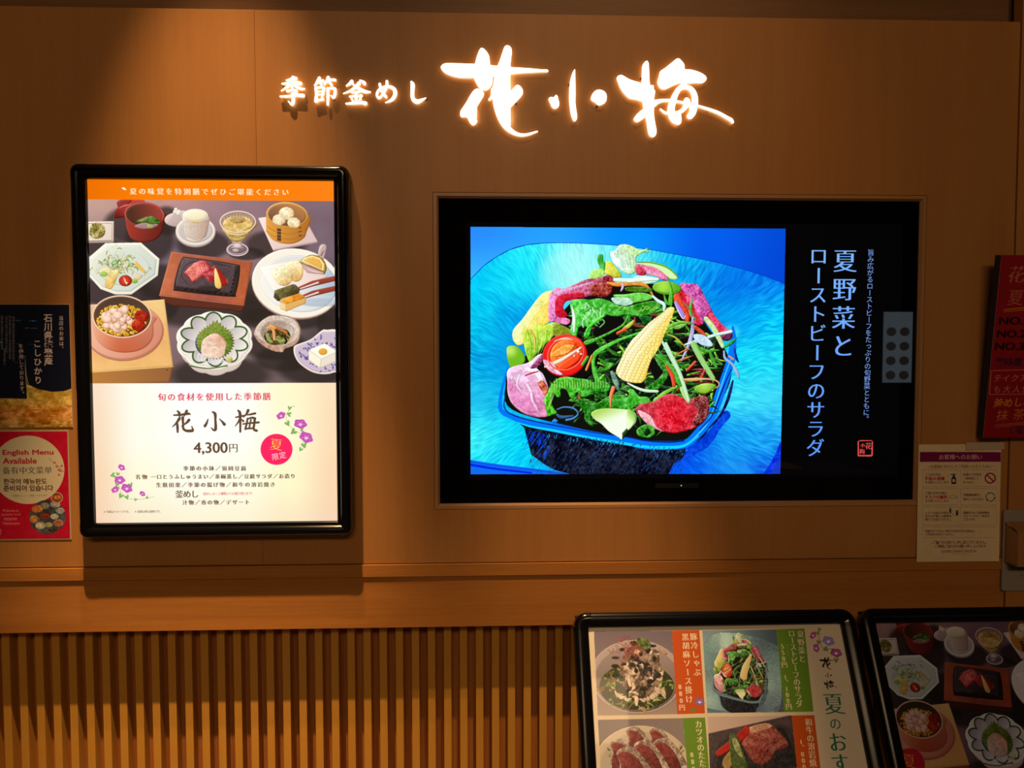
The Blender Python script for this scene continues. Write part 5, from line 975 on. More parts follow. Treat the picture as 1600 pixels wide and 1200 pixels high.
# ------------------------------------------------------------------ laminated sheets taped to the wall
LAM = mat('laminate_film', (0.55, 0.42, 0.28), 0.25, 0.5, coat=0.3)
P2 = Plane((0, -0.0022, 0))
def wall_sheet(name, corners, label, cat, art, gain, border=0.0, res=1700, curl=None, extra_left=0.0, seed=5, group=None, fixed=None, rough=.3, lam=True):
    u0, v0, u1, v1 = uvrect(P2, *corners); u0 -= extra_left
    e = empty(name, Matrix.Translation(((u0 + u1) / 2, 0, (v0 + v1) / 2)), label, cat, group)
    C = Canvas(P2, u0 + border, v0 + border, u1 - border, v1 - border, res, seed=seed); C.k = C.kx((corners[0][0] + corners[2][0]) / 2, (corners[0][1] + corners[2][1]) / 2)
    art(C)
    sheet('printed_sheet', print_mat(name + '_print', C.image(name + '_print'), 0, rough, 0.4, 1.0, 0.15, gain), u1 - u0 - 2 * border, v1 - v0 - 2 * border, e, -0.0022, 0.0004, 6, 8, curl)
    if lam: sheet('laminate', LAM, u1 - u0, v1 - v0, e, -0.0018, 0.0008, 6, 8, curl)
    return e
def art_rice(C):
    C.poly([(-60, 450), (130, 450), (130, 690), (-60, 690)], ('g', [[(140, 118, 50), (150, 118, 48)], [(150, 118, 45), (165, 125, 50)], [(150, 88, 32), (160, 100, 40)], [(125, 92, 34), (140, 100, 38)]], (-20, 600), (115, 668)), n=(.16, 5))
    for i in range(160): x = rr(C.rng, -30, 115); y = rr(C.rng, 612, 668); C.stk([(x, y, 1), (x + 5, y - rr(C.rng, -1, 3), 1.6), (x + 10, y + 1, .5)], [(165, 80, 32), (185, 140, 60), (130, 70, 26), (110, 95, 42)][i % 4], a=.6)
    C.poly([(-60, 440), (130, 440), (130, 603), (111, 607), (100, 611), (80, 612), (60, 608), (42, 600), (38, 560), (42, 623), (0, 622), (-60, 620)], (12, 13, 22)); C.stk([(39, 555, .5), (41, 585, 1.2), (44, 600, 1.6)], (110, 90, 60))
    for x, y, w_, a in ((24, 500, 10, .6), (45, 501, 14, .6), (35, 513, 14, .5), (48, 513, 10, .5), (26, 537, 6, .6), (44, 538, 8, .7), (50, 543, 6, .6), (30, 557, 10, .6), (0, 535, 4, .7), (22, 566, 6, .4)):
        C.stk([(x, y, .8), (x + w_ * .5, y + rr(C.rng, -1, 1), 1.8), (x + w_, y, .6)], (35, 105, 120), a=a, n=(.3, 1.5))
    tc = (158, 130, 114)
    C.line('当店のお米は、', (95.2, 497), (96, 545), 7.6, tc, True, bold=.012); C.line('石川県能登産', (75, 497), (75.6, 565), 13.8, tc, True, bold=.03); C.line('こしひかり', (58, 537), (59.5, 594), 13, tc, True, bold=.025); C.line('を使用しております。', (32.6, 541), (34.6, 615.5), 8, tc, True, bold=.015)
    for x, y0, y1 in ((21, 495, 565), (15.5, 494, 562), (10, 494, 552), (7, 545, 570), (3, 494, 548), (-3, 494, 560), (-9, 494, 556)):
        y = y0
        while y < y1: C.stk([(x - 1.3, y, 1.2), (x + 1.3, y + rr(C.rng, -.5, .5), 1.2)], (120, 105, 95), a=rr(C.rng, .4, .8)); y += 2.0
def art_english(C):
    C.poly([(-60, 650), (130, 650), (130, 860), (-60, 860)], (160, 14, 30), n=(.02, 6)); C.ell(43.5, 734, 57, 53.5, (178, 150, 108))
    rd = (150, 18, 32)
    C.fit('English Menu', 3.8, 703, 83.5, 712.8, rd, .022); C.fit('Available', 4, 715.5, 57.3, 724.5, rd, .022)
    C.line('备有中文菜单', (10, 735.3), (75, 734.8), 12.4, (95, 82, 66), serif=True); C.fit('한국어 메뉴판도', 5.3, 748, 73.2, 756.5, (60, 25, 22), .02); C.fit('준비되어 있습니다', 5.3, 758.3, 83, 767.2, (60, 25, 22), .02)
    C.line('外国語メニューご用意しております', (21, 774.6), (72, 774.2), 3.6, (110, 75, 55))
    C.stk([(76, 716, .5), (90, 728, .6), (99, 737, 1)], (110, 70, 60)); 
    for x, y in ((85, 723), (88.5, 729), (91.5, 734), (94, 736), (92, 742), (96, 728)): C.ell(x, y, 2, 1.6, (165, 60, 60), n_=10)
    for t, x0, x1, y in (('Welcome to', 3.7, 29, 797.6), ('Japanese food', 1.5, 32, 804), ('restaurant', 6, 27, 810.6), ("'Hanakoume'", 4, 31, 817.4)): C.fit(t, x0, y - 2.2, x1, y + 2.2, (205, 120, 110))
    C.ell(73.8, 807.8, 28.5, 26.8, (62, 55, 48), n=(.08, 4))
    for x, y, a, b, c_ in ((58, 795, 9, 6, (160, 90, 50)), (70, 790, 7, 5, (105, 100, 92)), (86, 788, 8, 5, (120, 115, 105)), (94, 798, 7, 5, (120, 118, 110)), (53, 811, 7, 6, (150, 95, 50)), (71, 806, 9, 5, (95, 40, 28)), (85, 807, 6.5, 4.5, (150, 142, 125)), (63, 821, 8, 5.5, (150, 138, 112)), (76, 820, 6, 4, (135, 130, 95)), (91, 817, 8, 6, (130, 80, 62)), (82, 828, 7, 3, (50, 40, 34))):
        C.ell(x, y, a, b, c_, n_=20, n=(.12, 1.6)); C.ell(x, y, a * .55, b * .5, (min(c_[0] + 25, 255), c_[1], max(c_[2] - 30, 0)), n_=14, n=(.15, 1.4))
    C.ell(88.8, 777.6, 9.4, 8.7, (165, 130, 95)); C.ell(88.8, 777.6, 8, 7.4, (120, 50, 28), n=(.1, 1.5)); C.ell(89.5, 777, 5, 3.6, (175, 95, 45), n=(.15, 1.4)); C.stk([(-1, 826, 1), (1.5, 829, 1), (0, 836, 1)], (190, 110, 100))
def art_notice(C):
    C.poly([(1400, 680), (1600, 680), (1600, 900), (1400, 900)], (165, 128, 85), n=(.012, 8)); C.poly([(1437, 706.2), (1562.3, 706.2), (1562, 721.3), (1436.8, 721.6)], (88, 6, 38))
    C.line('お客様へのお願い', (1470.3, 714.3), (1530, 714), 8.6, (190, 140, 115)); dk, rd = (62, 42, 30), (135, 22, 30)
    C.line('－お客様に安心してご利用いただくために－', (1450.5, 729.2), (1552, 728.6), 5.6, dk)
    for x0, y0, x1, y1 in ((1441.5, 734, 1497, 760), (1500.5, 734, 1556, 760), (1441, 763, 1497, 788.5), (1500.5, 763, 1555.5, 788.5), (1441, 791.5, 1497, 820), (1500, 791.5, 1555, 819.5), (1440.5, 822.6, 1554, 839.5)):
        C.stk([(x0, y0), (x1, y0), (x1 - .5, y1), (x0 - .5, y1), (x0, y0)], (128, 92, 60), w=.6, sm=False)
    def ln(t, x0, x1, y, c=dk, s=4.2, b=0.012): C.line(t, (x0 + 2, y), (x1 - 2, y), s, c, bold=b)
    ln('ご入店の際は', 1445, 1470, 741.5); ln('手指の消毒', 1445, 1474.5, 747.7, rd, 6.2, .03); ln('をお願いいたします', 1445, 1482, 753.6); ln('店頭のご利用を', 1504, 1533, 741.4); ln('一部制限して', 1504, 1529, 747.4); ln('おります。', 1504, 1524, 753.5)
    ln('食事中を除き極力', 1445, 1478.5, 770.4); ln('マスクの着用', 1445, 1478.5, 776.6, rd, 6.0, .03); ln('をお願いいたします', 1445, 1481.5, 782.4); ln('空調設備を稼働し、', 1504, 1535, 773.2); ln('換気しております。', 1504, 1539, 779.8)
    ln('レジへお並びの際は', 1444.5, 1481.5, 801.2); ln('他のお客様との間隔を', 1444.5, 1486, 806.2); ln('開けてお並びください。', 1444.5, 1488, 811.4); ln('混雑時にはご利用時間を', 1503.5, 1545, 801); ln('させていただく場合が', 1503.5, 1545, 806); ln('ございます。', 1503.5, 1526, 811.3)
    ln('体調がすぐれない場合や発熱がある場合は、', 1444, 1525, 829.4); ln('ご利用をお控えください。', 1444, 1492, 834.4); C.line('ご不便をお掛けし申し訳ございません。', (1457, 847), (1540, 846.6), 5.2, dk, bold=.01); C.line('ご理解ご協力をお願い申し上げます', (1461, 853), (1536, 852.6), 5.2, dk, bold=.01)
    C.fit('NAMBA DINING MAISON', 1469.5, 859, 1523, 862.4, dk); C.fit('NAMBA DINING MAISON', 1484, 864.2, 1508, 865.6, (110, 85, 60))
    nv = (28, 24, 30)
    C.poly([(1486, 747), (1493.3, 747), (1493.3, 756), (1486, 756)], nv); C.poly([(1486.3, 747), (1488.5, 743), (1491, 743), (1493, 747)], nv); C.stk([(1485.5, 741.5), (1492.5, 741), ], nv, w=1.5); C.stk([(1489.7, 741), (1489.7, 744)], nv, w=1.6); C.poly([(1487.6, 748.5), (1491.6, 748.5), (1491.6, 753), (1487.6, 753)], (165, 128, 85)); 
    for a, b in ((1481, 741.5), (1482.5, 743.5), (1480, 743.5), (1482, 745)): C.ell(a, b, .5, .5, (110, 85, 60), n_=8)
    C.ring(1546, 746.8, 7.5, 7.5, 2.0, (105, 14, 28)); C.stk([(1541, 741.8), (1551, 751.8)], (105, 14, 28), w=2.0); C.ring(1546, 776.2, 6.6, 6.6, 1.1, nv, a0=20, a1=100); C.ring(1546, 776.2, 6.6, 6.6, 1.1, nv, a0=140, a1=220); C.ring(1546, 776.2, 6.6, 6.6, 1.1, nv, a0=260, a1=340)
    for a in (10, 130, 250): x, y = 1546 + 6.6 * math.cos(math.radians(a)), 776.2 + 6.6 * math.sin(math.radians(a)); C.poly([(x + 2, y - 1), (x, y + 2), (x - 2, y - .6)], nv)
    C.ring(1488.5, 776, 4.2, 2.6, .6, (90, 68, 48)); C.stk([(1482, 773.5), (1482, 778.5), (1485, 777.5)], (90, 68, 48), w=.5); C.stk([(1495, 773.5), (1495, 778.5), (1492, 777.5)], (90, 68, 48), w=.5)
    C.ell(1484, 794.6, 1.3, 1.3, nv, n_=10); C.poly([(1482.4, 796), (1485.6, 796), (1485, 801.5), (1483, 801.5)], nv); C.ell(1494.4, 798.4, 1.5, 1.5, nv, n_=10); C.poly([(1492.2, 800), (1496.8, 800), (1495.4, 805.5), (1493.4, 805.5)], nv); C.stk([(1485, 802.5), (1493, 806)], (90, 68, 48), w=.7)
wall_sheet('rice_poster', ((1, 475.4), (108, 474.8), (114.6, 667.8), (2, 668.6)), 'dark navy laminated poster about rice above the red poster', 'poster', art_rice, (2.3, 3.0, 4.2), 0.0012, extra_left=0.04)
wall_sheet('language_poster', ((1, 672.3), (106.5, 672), (112, 842.5), (2, 844.5)), 'red laminated poster reading English Menu Available in a pale circle', 'poster', art_english, (1.6, 2.2, 3.2), 0.003, extra_left=0.025)
nt_ = wall_sheet('notice_sheet', ((1434.6, 694), (1563.5, 694), (1558, 876.3), (1431.2, 877)), 'white customer notice with purple heading taped beside the screen', 'notice', art_notice, (2.3, 3.3, 5.2), 0.0, curl=lambda u, v: 0.001 + 0.003 * max(0, u - .75) * 4 * .8 + .0035 * (1 - v) ** 2, lam=False, rough=.35)
TAPE = mat('clear_tape', (0.62, 0.5, 0.38), 0.15, 0.6, coat=0.6)
pa = P2.uv([(1508, 691), (1567, 702)]); pc_ = nt_.location
lt = box('tape', TAPE, pa[0, 0] - pc_.x, pa[1, 0] - pc_.x, -0.0068, -0.0062, pa[1, 1] - pc_.z, pa[0, 1] - pc_.z, nt_); lt['label'] = 'wrinkled clear tape along the top edge'

# ------------------------------------------------------------------ red hand-written board
Bp = at(1536, 684, -0.032); lo_, hi_ = -0.3, 0.1
for _ in range(40):
    md = (lo_ + hi_) / 2
    if at(1564.8, 398.5, md).x > Bp.x: hi_ = md
    else: lo_ = md
T_ = at(1564.8, 398.5, md); uz = (T_ - Bp); bh = uz.length; uz.normalize()

RB = Plane(tuple((T_ + Bp) / 2), (1, 0, 0), tuple(uz)); bw = 0.30
RBc = shifted(RB, bw / 2, 0)
rb = empty('hand_written_board', RBc.mat(), 'red hand-lettered board with thick black edges beside the screen', 'sign board', None)
lbox('board', mat('black_foam_edge', (0.012, 0.010, 0.009), 0.6), None, (bw, 0.022, bh), rb, 0.0, (0, 0.0115, 0))
C = Canvas(RB, 0, -bh / 2, bw, bh / 2, 1500, seed=8); C.k = C.kx(1580, 550); C.im[:] = np.array((118, 8, 20)) / 255
pk, gd, bk, ny, gp = (150, 85, 60), (170, 110, 25), (25, 4, 8), (45, 22, 50), (165, 95, 70)
C.line('花小梅', (1588.5, 429), (1645, 427), 28, pk, serif=True, shear=.15); C.line('夏の人気', (1587, 465), (1665, 463), 26, pk, shear=.1); C.stk([(1568, 484, 1.2), (1600, 480.5, 1.6), (1640, 476, 1)], gd); C.stk([(1568, 487, 1), (1600, 484, 1.2), (1640, 480, 1)], gd)
for t, x, y in (('NO.1', 1561.5, 501), ('NO.2', 1558.5, 521.5), ('NO.3', 1555.5, 541)): C.fit(t, x, y - 6, x + 44, y + 6, bk, .02, 1.0)
C.line('薬味豊富', (1562, 566), (1605, 565), 14, ny, bold=.03); C.stk([(1549.5, 579), (1640, 576)], gp, w=1.2); C.stk([(1548.5, 579), (1546, 615.5)], gp, w=1.3); C.stk([(1546, 616), (1640, 615)], gp, w=1.1)
C.line('テイクアウト', (1558.5, 591), (1626, 590), 12.5, gp, bold=.015, shear=.15); C.line('も大人気', (1558, 608), (1603, 607.5), 12.5, gp, bold=.01, shear=.1); C.line('釜めしに', (1560, 629.5), (1606, 627.5), 15, gd, bold=.02, shear=.1); C.line('抹茶塩', (1566, 649), (1618, 646), 19, (160, 100, 40), shear=.1)
C.stk([(1555, 664, 1), (1600, 659.5, 1.3), (1640, 656, 1)], pk); C.stk([(1554, 667.5, 1), (1600, 662, 1.2), (1640, 660, 1)], pk); C.line('（塩味）', (1576, 672), (1624, 671), 13, ny, bold=.02)
sheet('red_face', print_mat('red_board_print', C.image('red_board_print'), 0, .45, .35, 1.0, 0, (1.8, 1.8, 2.1)), bw, bh, rb, -0.0004, 0.0008)
lbox('hook', BLACKS, None, (0.01, 0.060, 0.01), rb, 0, (0.0, 0.052, bh / 2 - 0.04))
lbox('spacer', BLACKS, None, (0.01, 0.008, 0.01), rb, 0, (0.0, 0.026, -bh / 2 + 0.02))

# ------------------------------------------------------------------ opening-hours plate and small wooden box
P3_ = Plane((0, -0.0095, 0)); u0, v0, u1, v1 = uvrect(P3_, (1568.6, 795.2), (1700, 797), (1696, 922), (1565.4, 923)); u1 = u0 + 0.20
pe = empty('hours_plate', Matrix.Translation(((u0 + u1) / 2, -0.004, (v0 + v1) / 2)), 'grey plate with opening hours below the red board', 'sign')
bm = bmesh.new(); pts = [q[0] for c_ in rrect(u1 - u0, v1 - v0, 0.006, 5) for q in c_]
a = [bm.verts.new((x, -0.0055, z)) for x, z in pts]; b = [bm.verts.new((x, -0.0005, z)) for x, z in pts]; bm.faces.new(a); bm.faces.new(b[::-1])
for i in range(len(a)): bm.faces.new([a[i], b[i], b[(i + 1) % len(a)], a[(i + 1) % len(a)]])
done(bm, 'plate', mat('grey_plate', (0.33, 0.30, 0.27), 0.45, 0.5), pe)
C = Canvas(P3_, u0 + .008, v0 + .008, u1 - .008, v1 - .008, 1700, seed=4); C.k = 1.4; C.im[:] = np.array((156, 149, 142)) / 255
C.poly([(1576.3, 867), (1590.5, 867), (1590.3, 878.6), (1576, 878.6)], (25, 28, 30)); C.fit('11:00', 1576.2, 884.5, 1602, 891, (40, 36, 34)); C.poly([(1594, 867), (1600, 867), (1600, 878.6), (1594, 878.6)], (25, 28, 30)); C.fit('～', 1606, 886, 1612, 889, (40, 36, 34)); C.fit('L.O.', 1595, 896, 1606, 900, (60, 52, 48))
sheet('printed_hours', print_mat('hours_print', C.image('hours_print'), 0, .45, .5), u1 - u0 - .016, v1 - v0 - .016, pe, -0.0060, 0.0004)
wx0 = at(1591.5, 850, -0.06).x; wz0, wz1 = at(1592, 886, -0.06).z, at(1592, 822, -0.06).z
we = empty('leaflet_box', Matrix.Translation((wx0 + 0.05, -0.0355, (wz0 + wz1) / 2)), 'small wooden leaflet box with gilt rim on the grey plate', 'box')
hh = wz1 - wz0; WB = wood('box_wood', (0.30, 0.14, 0.045), (0.40, 0.20, 0.07), 'Z', 2, .4)
for nm, sz, of in (('front_panel', (0.10, 0.004, hh - .02), (0, -0.022, -.01)), ('back_panel', (0.10, 0.004, hh), (0, 0.022, 0)), ('side_panel', (0.004, 0.04, hh - .008), (-0.048, 0, -.004)), ('side_panel', (0.004, 0.04, hh - .008), (0.048, 0, -.004)), ('bottom_panel', (0.092, 0.04, 0.004), (0, 0, -hh / 2 + .002))):
    lbox(nm, WB, None, sz, we, 0.0006, of)
GILT = mat('gilt_edge', (0.75, 0.48, 0.18), 0.3, 0.5, metal=0.6)
bm = bmesh.new()
for x in (-0.050, 0.047):
    vsq = [bm.verts.new(p) for p in ((x, -0.0245, hh / 2 - .020), (x + .003, -0.0245, hh / 2 - .020), (x + .003, 0.024, hh / 2 - .006), (x, 0.024, hh / 2 - .006), (x, -0.0245, hh / 2 - .017), (x + .003, -0.0245, hh / 2 - .017), (x + .003, 0.024, hh / 2 - .003), (x, 0.024, hh / 2 - .003))]
    for q in ((0, 3, 2, 1), (4, 5, 6, 7), (0, 1, 5, 4), (1, 2, 6, 5), (2, 3, 7, 6), (3, 0, 4, 7)): bm.faces.new([vsq[i] for i in q])
bx(bm, -0.05, 0.05, -0.0248, -0.022, hh / 2 - .020, hh / 2 - .017)
done(bm, 'rim', GILT, we)
# ------------------------------------------------------------------ two tilted menu boards on floor stands
tilt = math.radians(28.0)
MT = at(1115, 955, -0.120)
MP = Plane(tuple(MT), (1, 0, 0), (0, math.sin(tilt), math.cos(tilt)))
MPROF = [(0, 0.012), (0, -0.006), (0.002, -0.013), (0.007, -0.0165), (0.014, -0.017), (0.026, -0.014), (0.032, -0.010), (0.0335, -0.006), (0.0335, 0.000), (0.030, 0.012)]
def menu_board(name, uL, wid, hei, art, gain, label, seed, glare=0.0):
    c = shifted(MP, uL + wid / 2, -hei / 2)
    e = empty(name, c.mat(), label, 'menu board', 'tilted menu boards in front of the slatted wall')
    rail_frame(wid, hei, 0.030, MPROF, BLACKS, BLACKG, e, 0.010)
    lbox('back_panel', BLACKS, None, (wid - .01, 0.010, hei - .01), e, 0, (0, 0.0075, 0))
    b = 0.030; C = Canvas(c, -wid / 2 + b, -hei / 2 + b, wid / 2 - b, hei / 2 - b, 1700, seed=seed)
    art(C)
    sheet('menu_sheet', print_mat(name + '_print', C.image(name + '_print'), 0, 0.30, 0.4, 1.0, 0.35, gain), wid - 2 * b, hei - 2 * b, e, -0.0005, 0.0006)
    # stand: a post from behind the board down to a floor plate
    z0 = (c.mat() @ Vector((0, 0.02, 0))); inv = c.mat().inverted()
    def inlocal(nm, x0, x1, y0, y1, za, zb, bev=.002):
        bm = bmesh.new(); bx(bm, x0, x1, y0, y1, za, zb, bev); bm.transform(inv); return done(bm, nm, BLACKS, e)
    inlocal('pole', z0.x - .02, z0.x + .02, z0.y - .012, z0.y + .018, 0.012, z0.z - .012)
    inlocal('base', z0.x - .17, z0.x + .17, z0.y - .17, z0.y + .10, 0.0, 0.012, .003)
    return e, C
def teal(o):
    lum = o.mean(-1, keepdims=True); blu = np.clip((o[..., 2:3] - o[..., :1]) * 1.6, 0, 1) * .82
    a = (lum + (o - lum) * .72) * np.array([.92, .86, .72]); b = lum * np.array([.80, .82, .76]) + np.array([.06, .08, .08])
    return np.clip(a * (1 - blu) + b * blu, 0, 1)
def frame_map(C, src, dst):
    """bilinear map from the rectangle src (x0,y0,x1,y1) in source art pixels to the quad dst given as picture points, on canvas C"""
    q = Canvas.T(C, dst); x0, y0, x1, y1 = src
    def f(p):
        p = np.asarray(p, float).reshape(-1, 2); u = ((p[:, 0] - x0) / (x1 - x0))[:, None]; v = ((p[:, 1] - y0) / (y1 - y0))[:, None]
        return q[0] * (1 - u) * (1 - v) + q[1] * u * (1 - v) + q[2] * u * v + q[3] * (1 - u) * v
    return f
def sub(C, src, dst, fn, tint=None):
    f = frame_map(C, src, dst); x0, y0, x1, y1 = src; k0 = C.k
    q = f([(x0, y0), (x1, y0), (x1, y1), (x0, y1)]); C.clip = fill_mask(np.stack([q, np.roll(q, -1, 0)], 1), 0, 0, C.w, C.h)
    C.pre = f; C.tint = tint; C.k = C.kx((x0 + x1) / 2, (y0 + y1) / 2); fn(C); C.pre = None; C.clip = None; C.tint = None; C.emb = None; C.k = k0
def dish_pork(C):   # 0..560 x 0..600
    r = C.rng; C.emb = (.5, 5)
    C.poly([(-20, -20), (600, -20), (600, 640), (-20, 640)], ('l', (105, 90, 92), (150, 125, 105), (280, 0), (280, 600))); C.ell(290, 330, 330, 265, (165, 145, 130)); C.ell(290, 345, 300, 235, ('l', (150, 128, 118), (110, 95, 80), (280, 100), (280, 500)))
    C.ell(285, 400, 265, 165, (45, 45, 22)); 
    for i in range(190):
        a = rr(r, 0, 6.28); q = rr(r, .55, 1.0); x, y = 285 + 250 * q * math.cos(a), 400 + 150 * q * math.sin(a); L = rr(r, 25, 70); t = rr(r, 0, 6.28)
        C.stk([(x, y, 4), (x + L * .5 * math.cos(t), y + L * .4 * math.sin(t), rr(r, 8, 24)), (x + L * math.cos(t + .4), y + L * .7 * math.sin(t + .4), 3)], [(95, 115, 30), (130, 140, 55), (60, 80, 22), (40, 50, 20), (150, 150, 80), (120, 70, 30)][i % 6], n=(.15, 6))
    C.poly([(170, 330), (190, 200), (250, 120), (330, 90), (400, 150), (460, 240), (470, 330), (430, 410), (350, 470), (250, 460), (190, 400)], (120, 92, 70), sm=True, n=(.2, 10))
    for i in range(60):
        x, y = 310 + r.normal() * 80, 290 + r.normal() * 95; L = rr(r, 40, 90); t = rr(r, -1, 2.6)
        if x < 170 or x > 480 or y < 90: continue
        C.stk([(x, y, 8), (x + L * .4 * math.cos(t), y + L * .4 * math.sin(t), rr(r, 18, 42)), (x + L * .8 * math.cos(t + .7), y + L * .8 * math.sin(t + .7), rr(r, 8, 26))], [(195, 165, 130), (165, 130, 100), (105, 80, 62), (210, 180, 145), (70, 52, 42), (40, 32, 26)][i % 6], n=(.15, 8))
    for i in range(26): x, y = rr(r, 120, 460), rr(r, 80, 420); C.ell(x, y, rr(r, 12, 30), rr(r, 10, 22), (30, 28, 18), n_=12, n=(.1, 5))
    for i in range(12): a = rr(r, .1, 3.0); C.stk([(285 + 130 * math.cos(a), 400 + 90 * math.sin(a), 8), (285 + 165 * math.cos(a + .1), 410 + 95 * math.sin(a + .1), 26), (285 + 170 * math.cos(a + .3), 390 + 100 * math.sin(a + .3), 6)], (200, 175, 140), n=(.1, 6))
    C.emb = None
    for i in range(70): x, y = 240 + r.normal() * 55, 120 + r.normal() * 45; t = rr(r, 0, 3.1); C.stk([(x, y), (x + 25 * math.cos(t), y + 25 * math.sin(t)), (x + 45 * math.cos(t + .8), y + 40 * math.sin(t + .8))], (135, 40, 30) if i % 2 else (165, 70, 50), w=2.6)
    C.emb = (.5, 5); C.poly([(300, 60), (350, 50), (400, 90), (390, 130), (320, 120)], (85, 95, 40), sm=True, n=(.25, 6))
def dish_bonito(C):   # 0..620 x 0..600
    r = C.rng; C.emb = (.5, 6)
    C.poly([(-20, -20), (660, -20), (660, 640), (-20, 640)], ('l', (105, 88, 82), (130, 112, 98), (0, 0), (600, 200))); C.ell(300, 390, 360, 340, (190, 165, 130)); C.ell(300, 400, 320, 300, (170, 150, 120))
    for i in range(150):
        x, y = rr(r, 60, 600), rr(r, 200, 600); t = rr(r, 0, 6.28); C.stk([(x, y, 3), (x + 16 * math.cos(t), y + 16 * math.sin(t), 10), (x + 30 * math.cos(t + .5), y + 30 * math.sin(t + .5), 3)], [(95, 105, 50), (65, 80, 35), (125, 125, 75), (150, 145, 105)][i % 4])
    for x, y, s_ in ((370, 70, .8), (200, 60, .95), (80, 150, 1.0), (390, 150, 1.15), (250, 160, 1.2), (120, 210, 1.35)):
        C.poly([(x, y + 30 * s_), (x + 60 * s_, y), (x + 110 * s_, y + 20 * s_), (x + 170 * s_, y + 110 * s_), (x + 215 * s_, y + 230 * s_), (x + 190 * s_, y + 330 * s_), (x + 20 * s_, y + 330 * s_), (x - 5 * s_, y + 180 * s_), (x + 15 * s_, y + 100 * s_)], (145, 122, 100), sm=True, n=(.25, 7))
        C.poly([(x + 5 * s_, y + 45 * s_), (x + 50 * s_, y + 28 * s_), (x + 110 * s_, y + 70 * s_), (x + 155 * s_, y + 170 * s_), (x + 170 * s_, y + 320 * s_), (x + 20 * s_, y + 320 * s_), (x + 2 * s_, y + 180 * s_), (x + 20 * s_, y + 100 * s_)], ('l', (130, 50, 42), (85, 26, 22), (x, y + 40 * s_), (x + 120 * s_, y + 250 * s_)), sm=True, n=(.10, 9))
    C.ell(590, 560, 30, 40, (200, 165, 80))
def dish_wagyu(C):   # 0..620 x 0..400
    r = C.rng; C.emb = (.5, 6)
    C.poly([(-20, -20), (660, -20), (660, 420), (-20, 420)], (185, 155, 130)); C.poly([(-20, 130), (640, -10), (680, 420), (-20, 420)], (72, 58, 54), sm=False, n=(.05, 12))
    C.poly([(40, 260), (120, 160), (300, 110), (520, 70), (590, 120), (640, 250), (620, 420), (60, 420)], (52, 46, 44), sm=True, n=(.06, 8)); C.poly([(70, 250), (150, 180), (300, 140), (500, 90), (560, 120), (600, 260), (590, 420), (90, 420)], (38, 34, 32), sm=True, n=(.08, 6))
    C.poly([(300, 90), (420, 55), (480, 80), (560, 180), (570, 240), (480, 270), (440, 330), (370, 370), (300, 330), (250, 220)], (120, 58, 48), sm=True, n=(.15, 7)); C.poly([(300, 100), (425, 58), (470, 100), (510, 190), (440, 240), (360, 360), (310, 320), (235, 210)], ('l', (160, 85, 68), (125, 52, 44), (300, 100), (400, 300)), n=(.16, 6))
    C.poly([(470, 80), (560, 180), (575, 215), (480, 265), (510, 190)], (140, 70, 52), n=(.16, 6)); C.poly([(290, 90), (420, 55), (470, 85), (330, 130)], (190, 140, 105), sm=True, n=(.12, 6))
    for i in range(70): x, y = rr(r, 260, 480), rr(r, 110, 320); t = rr(r, .3, 1.6); C.stk([(x, y, 2), (x + 14 * math.cos(t), y + 14 * math.sin(t), 3), (x + 28 * math.cos(t + .6), y + 22 * math.sin(t + .6), 1)], (185, 120, 95), a=.7)
    C.poly([(50, 290), (60, 250), (180, 160), (280, 70), (300, 90), (290, 140), (200, 220), (90, 290)], (165, 35, 22), sm=True, n=(.06, 8)); C.poly([(90, 360), (110, 300), (180, 240), (190, 300), (130, 400)], (150, 120, 60), sm=True, n=(.1, 6)); C.poly([(150, 160), (200, 140), (240, 250), (270, 420), (170, 420)], (70, 85, 35), sm=True, n=(.1, 6)); C.poly([(170, 180), (200, 165), (225, 230), (240, 320), (190, 260)], (150, 150, 95), sm=True, n=(.2, 5))
